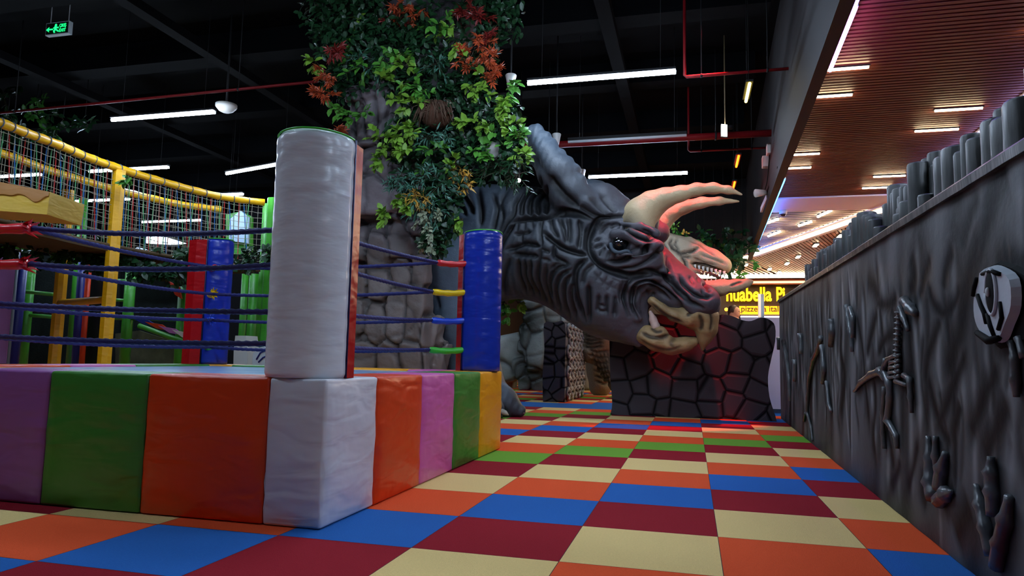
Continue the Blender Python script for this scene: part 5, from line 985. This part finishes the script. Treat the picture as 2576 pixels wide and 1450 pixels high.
ws = small('painted_boulder', 'rounded white boulder with dark blue painted swirls between far posts and white post', 'foam boulder', [(634, 915), (636, 890), (648, 876), (664, 872), (676, 884), (680, 915)], 6.8, .25, mat('boulder_white', (190, 204, 214), .6))
g = MB()
for a in ([(645, 905), (655, 888), (668, 882)], [(650, 912), (662, 900), (672, 896)]): g.tube([at_y(x, y, 6.79) for x, y in a], .012, 6)
g.build('blue_swirl', m_nav, ws)
lp_ = thing('lit_window_panel', 'bright white lit panel low behind the net in the middle of the bridge', 'light panel', at_y(410, 600, 14)); g = MB(); P = [at_y(x, y, 14) for x, y in ((366, 590), (400, 592), (466, 612), (440, 616), (368, 612))]; g.prism([(p[0], p[2]) for p in P], 1, 14, 14.05); g.build('glowing_face', glow('panel_white', (225, 240, 255), 5), lp_)
g = MB(); p = at_y(400, 590, 14); g.box((p[0]-.3, 14.06, p[2]-.35), (p[0]+.6, 14.12, 4.94)); g.build('panel_mount', m_black, lp_)
# ------------------------------------------------------------------ sign, lights and gear
def text(body, x, y, z, h, m, parent, name, sx=1., bold=0., ext=.02, yawface='-y'):
    cu = bpy.data.curves.new('t', 'FONT'); cu.body = body; cu.size = h; cu.extrude = ext; cu.offset = bold; ob = bpy.data.objects.new('t', cu); COL.objects.link(ob); bpy.context.view_layer.update()
    me = bpy.data.meshes.new_from_object(ob.evaluated_get(bpy.context.evaluated_depsgraph_get())); bpy.data.objects.remove(ob); o0 = origin(parent)
    for v in me.vertices: q = v.co.copy(); v.co = Vector((x+q.x*sx, y-q.z, z+q.y))-o0
    me.materials.clear(); me.materials.append(m); o = bpy.data.objects.new(name, me); COL.objects.link(o); o.parent = parent; return o
sg = thing('restaurant_sign', 'glowing yellow restaurant name on the dark far wall beyond the stone panel', 'sign', (1.6, 19.15, 2.4))
pz = at_y(1826, 757, 19.1); pe_ = at_y(1938, 757, 19.1); gy = glow('sign_yellow', (255, 190, 0), 2.6)
text('nuabella', pz[0], 19.1, pz[2], .56, gy, sg, 'sign_lettering', (pe_[0]-pz[0])/1.78, .012); text('Pi', at_y(1952, 757, 19.1)[0], 19.1, at_y(1952, 757, 19.1)[2], .56, gy, sg, 'sign_lettering', .62, .012)
a, b = at_y(1860, 791, 19.1), at_y(1958, 771, 19.1); g = MB(); g.box((a[0], 19.06, a[2]), (a[0]+2.5, 19.16, b[2])); g.build('light_box', glow('sign_amber', (255, 150, 0), 1.4), sg)
text('pizzeria italiana', a[0]+.04, 19.05, a[2]+.075, .24, mat('sign_letters_dark', (60, 34, 6), .6), sg, 'light_box_lettering', .95, .003, .006)
a, b = at_y(1864, 812, 19), at_y(1958, 796, 19); ct = thing('lit_counter', 'bright white lit strip of the restaurant counter under the sign', 'counter', (a[0]+1, 19, 1.8)); g = MB(); g.box((a[0], 18.95, a[2]), (a[0]+2.4, 19.15, b[2])); g.build('lit_front', glow('counter_white', (255, 250, 245), 4), ct); g = MB(); g.box((a[0], 19.0, 0), (a[0]+2.4, 19.15, a[2])); g.build('counter_base', mat('counter_brown', (80, 60, 48), .6), ct)
mp_ = thing('mirror_pillar', 'slim shiny pillar in front of the sign, half white half dark', 'pillar', at_y(1915, 800, 15)); a = at_y(1907, 740, 15); b = at_y(1914, 740, 15); c_ = at_y(1922, 740, 15)
MB().box((a[0], 15, 0), (b[0], 15.1, a[2])).build('white_strip', mat('pillar_white', (220, 220, 228), .3, .5), mp_); MB().box((b[0], 15, 0), (c_[0], 15.1, a[2])).build('dark_strip', mat('pillar_dark', (60, 66, 72), .15, .8, metal=.6), mp_)
wl = thing('amber_lamp', 'tiny amber lamp glowing just above the stone panel left of the person', 'lamp', at_y(1827, 782, 19)); g = MB(); p = at_y(1827, 779, 18.9); g.ball(p, .05, 10); g.build('bulb', glow('amber_bulb', (255, 150, 30), 6), wl); MB().tube([p-[0, 0, .04], (p[0], p[1], 0)], .015, 6).build('lamp_stand', m_black, wl)
wp = thing('pale_partition', 'pale lilac partition showing in the gap between stone panel and fossil wall', 'partition', (.95, 7.6, 0)); MB().box((.55, 7.6, .002), (1.6, 7.66, 1.25)).build('partition_board', mat('lilac_board', (196, 188, 204), .5), wp); MB().box((.53, 7.58, .0), (1.62, 7.68, .05)).build('base_strip', mat('strip_dark', (40, 50, 70), .6), wp)
# head and body of the visitor behind the stone panel
pp = at_y(1845, 790, 12); hx, hz = float(pp[0]), float(at_y(1845, 766, 12)[2]); ps = thing('person', 'person with dark brown hair looking down, only the head showing above the stone panel', 'person', (hx, 12, 0))
F = Field((hx-.42, 11.6, -.01), (hx+.42, 12.4, hz-.0), .014); T = hz
def pc(a, b, ra, rb, k=.03): F.cap((hx+a[0], 12+a[1], a[2]), (hx+b[0], 12+b[1], b[2]), ra, rb, k)
pc((0, 0, T-.17), (.05, -.03, T-.13), .078, .075); pc((.07, -.04, T-.2), (.06, -.03, T-.2), .05, .05); pc((0, .02, T-.32), (0, 0, T-.2), .055, .05); F.cap((hx+.135, 11.93, T-.16), (hx+.15, 11.92, T-.178), .014, .012, .01)
F.cap((hx+.025, 11.915, T-.15), (hx+.03, 11.91, T-.175), .016, .012, .01); F.cap((hx+.02, 12.075, T-.15), (hx+.025, 12.08, T-.175), .016, .012, .01)
pc((0, .02, T-.36), (0, .02, T-.85), .13, .12, .06)
for s in (-1, 1):
    pc((s*.17, .02, T-.37), (s*.2, .03, T-.66), .055, .042, .05); pc((s*.2, .03, T-.66), (s*.17, -.1, T-.88), .04, .03); pc((s*.17, -.1, T-.88), (s*.165, -.12, T-.93), .032, .034)
    for k in range(4): pc((s*(.145+.014*k), -.125, T-.94), (s*(.145+.014*k), -.125, T-1.0-.008*(k % 3)), .0085, .007, .004)
    pc((s*.15, -.11, T-.92), (s*.12, -.14, T-.96), .011, .009, .004)
    pc((s*.09, .02, T-.88), (s*.1, 0, T-1.3), .095, .062, .05); pc((s*.1, 0, T-1.3), (s*.1, .02, .09), .06, .04, .04); pc((s*.1, .03, .05), (s*.11, -.13, .035), .045, .034, .03)
V, Q = F.mesh(); V = smooth(V.astype(float), Q, 1); bd = np_object('body', V, Q, painted('person_paint', .7, .1, 40), ps); C = np.ones((len(V), 1))*L3((196, 150, 128)); tz = T-V[:, 2]; C[(tz > .31)] = L3((60, 64, 74)); C[(tz > .86) & (np.abs(V[:, 0]-hx) < .145)] = L3((34, 38, 52)); C[V[:, 2] < .08] = L3((30, 28, 28)); set_paint(bd, C)
F = Field((hx-.16, 11.8, T-.35), (hx+.18, 12.2, T+.05), .012); F.ell((hx-.005, 12.02, T-.115), (.1, .115, .105), .02); F.ell((hx-.01, 12.06, T-.18), (.085, .07, .09), .03); F.ell((hx+.125, 11.94, T-.19), (.07, .11, .085), .02, cut=True); F.ell((hx+.03, 11.87, T-.175), (.03, .05, .035), .01, cut=True); V, Q = F.mesh(); hr = np_object('hair', V+.004*vnoise(V, 60, 3)[:, None], Q, mat('hair_dark_brown', (52, 34, 28), .6, .4, .6, 60, stretch=(1, 1, .3)), ps)
for s in (-1, 1): g = MB(); g.ball((hx+.112-.012*(s<0), 11.95+s*.028-.01, T-.142), .008, 8); g.build('eye', mat('eye_dark', (30, 24, 20), .2), ps)
g = MB(); g.ball((hx+.108, 11.955, T-.21), (.01, .018, .006), 8); g.build('mouth', mat('lip', (150, 90, 80), .6), ps)
# pipes
m_pipe = mat('pipe_red', (112, 14, 20), .5, .25)
def pipe(pts, r, label, m=m_pipe):
    t = thing('sprinkler_pipe', label, 'pipe', pts[0]); g = MB(); g.tube(pts, r, 10); g.build('pipe_run', m, t)
    for f in (.15, .8):
        a, b = np.array(pts[-2]), np.array(pts[-1]); p = a+(b-a)*f; g = MB(); g.tube([p, (p[0], p[1], 4.94)], .006, 5); g.tube([p-[.012, 0, 0], p+[.012, 0, 0]], r*1.25, 10); g.build('pipe_hanger', m_black, t)
pipe([(-.15, 5.27, 4.9), (-.15, 5.27, 3.72), (-.13, 5.27, 3.7), (.9, 5.26, 3.7)], .017, 'thin dark red pipe with a drop, right of the largest tube light')
pipe([(-2.6, 7.38, 3.7), (.95, 7.40, 3.7)], .048, 'thick bright red sprinkler pipe running under the unlit tube light to the beam')
pipe([(-.12, 8.05, 4.9), (-.12, 8.05, 3.72), (-.1, 8.05, 3.7), (.97, 8.07, 3.7)], .016, 'thin red pipe with a drop, below the thick red pipe')
pipe([(-9.4, 4.74, 3.7), (-4.16, 4.59, 3.7)], .016, 'long thin dark red pipe crossing the left ceiling')
for (x, y, Y, s, lab) in [(1285, 207, 4.6, 1, 'white cone speaker on the ceiling beside the leaves, highest of the three'), (1400, 352, 6.6, .9, 'white speaker beside the tip of the dinosaur frill at the red pipe'), (1464, 440, 8.4, .8, 'small pale speaker peeking past the frill edge, lowest of the three')]:
    p = at_y(x, y, Y); t = thing('ceiling_speaker', lab, 'speaker', p); g = MB(); g.lathe((p[0], p[1], p[2]-.07), [(.001, 0), (.032, 0), (.036, .02), (.05, .1), (.06, .14), (.055, .15), (.001, .15)], 14); g.build('speaker_housing', mat('plastic_white', (206, 204, 200), .5), t)
    g = MB(); g.lathe((p[0], p[1], p[2]-.075), [(.001, 0), (.026, 0), (.026, .008)], 12); g.build('grille', m_grey, t); g = MB(); g.tube([(p[0], p[1], p[2]+.08), (p[0], p[1], 4.94)], .01, 6); g.build('stem', m_black, t)
p = at_z(569, 273, 3.7); t = thing('ceiling_detector', 'round white dome detector at the right end of the tube light over the bridge', 'detector', p); g = MB(); g.lathe((p[0], p[1], p[2]-.05), [(.001, 0), (.05, .0), (.09, .02), (.12, .055), (.13, .07), (.13, .1), (.001, .1)], 24); g.build('dome', mat('plastic_ivory', (190, 186, 176), .5), t); MB().tube([(p[0], p[1], p[2]+.05), (p[0], p[1], 4.94)], .012, 6).build('stem', m_black, t)
p = at_y(1822, 328, 7.0); t = thing('flood_light', 'small blazing white flood light on a rod above the horn tips', 'flood light', p); g = MB(); g.obox(p, (.035, .02, 0), (-.0, .012, 0), (.0, 0, .075)); g.build('lit_face', glow('flood_white', (255, 255, 250), 16), t); g = MB(); g.obox(p+[.0, .03, 0], (.045, .02, 0), (0, .012, 0), (0, 0, .085)); g.build('lamp_body', m_black, t); MB().tube([p+[.01, .02, .08], (p[0]+.01, p[1]+.02, 4.94)], .008, 6).build('hanging_rod', mat('rod_brass', (120, 104, 74), .4, .5), t)
t = thing('exit_sign', 'small green lit exit sign with arrow and running figure hung at the upper left', 'exit sign', at_y(146, 70, 4)); a, b = at_y(114, 90, 4), at_y(175, 52, 4); MB().box((a[0], 4.0, a[2]), (b[0], 4.05, b[2])).build('sign_box', mat('sign_frame_grey', (150, 160, 162), .5), t); MB().box((a[0]+.01, 3.995, a[2]+.01), (b[0]-.01, 4.0, b[2]-.01)).build('sign_face', mat('sign_face_dark', (6, 16, 10), .4), t)
w_, h_ = b[0]-a[0], b[2]-a[2]; gg = glow('exit_green', (20, 230, 110), 1.5); text('ÇIKIŞ', a[0]+w_*.6, 3.994, a[2]+h_*.55, h_*.36, gg, t, 'sign_lettering', .72, .001, .001); text('EXIT', a[0]+w_*.6, 3.994, a[2]+h_*.17, h_*.36, gg, t, 'sign_lettering', .85, .001, .001)
g = MB(); X = lambda u, v: (a[0]+w_*u, a[2]+h_*v); g.prism([X(.04, .42), X(.17, .62), X(.15, .48), X(.33, .48), X(.33, .38), X(.15, .38), X(.17, .22)], 1, 3.991, 3.994); g.build('arrow', gg, t)
g = MB(); hp = X(.45, .74); g.ball((hp[0], 3.993, hp[1]), (.016, .003, .016), 8)
for q, r in (([(.45, .66), (.45, .42)], .013), ([(.45, .6), (.36, .5)], .007), ([(.45, .6), (.55, .5), (.56, .58)], .007), ([(.45, .42), (.38, .28), (.41, .14)], .009), ([(.45, .42), (.52, .3), (.58, .22)], .009)): g.tube([(X(*k)[0], 3.993, X(*k)[1]) for k in q], r, 6)
g.build('running_figure', gg, t)
for u in (.12, .9): MB().tube([(a[0]+w_*u, 4.02, b[2]), (a[0]+w_*u, 4.02, 4.94)], .005, 5).build('hanging_wire', m_grey, t)
# gear on the beam flank
xb = bx(8)-.002; t = thing('sensor_box', 'pale motion sensor and junction box screwed to the beam flank', 'sensor', (xb, 8, 3.5)); m_pw = mat('plastic_white', (206, 204, 200), .5)
MB().box((xb-.05, 7.85, 3.56), (xb, 8.02, 3.70), bev=.008).build('junction_box', m_pw, t); MB().box((xb-.09, 8.1, 3.44), (xb-.0, 8.24, 3.6), bev=.01).build('sensor_head', m_pw, t)
MB().tube(curve([(xb-.01, 7.95, 3.56), (xb-.02, 8.0, 3.4), (xb-.01, 8.3, 3.28), (xb-.02, 8.5, 3.2)], 5), .008, 6).build('cable', m_black, t)
t = thing('wall_speaker', 'white horn shaped speaker at the lower edge of the beam beside the blue led strip', 'speaker', (xb, 8.6, 3.15)); MB().tube([(bx(8.6)-.0, 8.6, 3.17), (bx(8.6)-.06, 8.57, 3.165), (bx(8.6)-.17, 8.52, 3.15)], [.03, .045, .062], 14).build('horn', m_pw, t)
t = thing('dome_camera', 'white dome security camera under the white fascia beside the blue led strip', 'camera', at_z(1970, 533, 3.08)); p = at_z(1970, 530, 3.08); g = MB(); g.lathe((p[0], p[1], p[2]-.1), [(.001, 0), (.03, .012), (.045, .04)], 14); g.build('dome_glass', mat('dome_glass', (20, 20, 30), .1, .8), t); g = MB(); g.lathe((p[0], p[1], p[2]-.06), [(.05, 0), (.06, .01), (.06, .059), (.001, .059)], 14); g.build('camera_housing', m_pw, t)
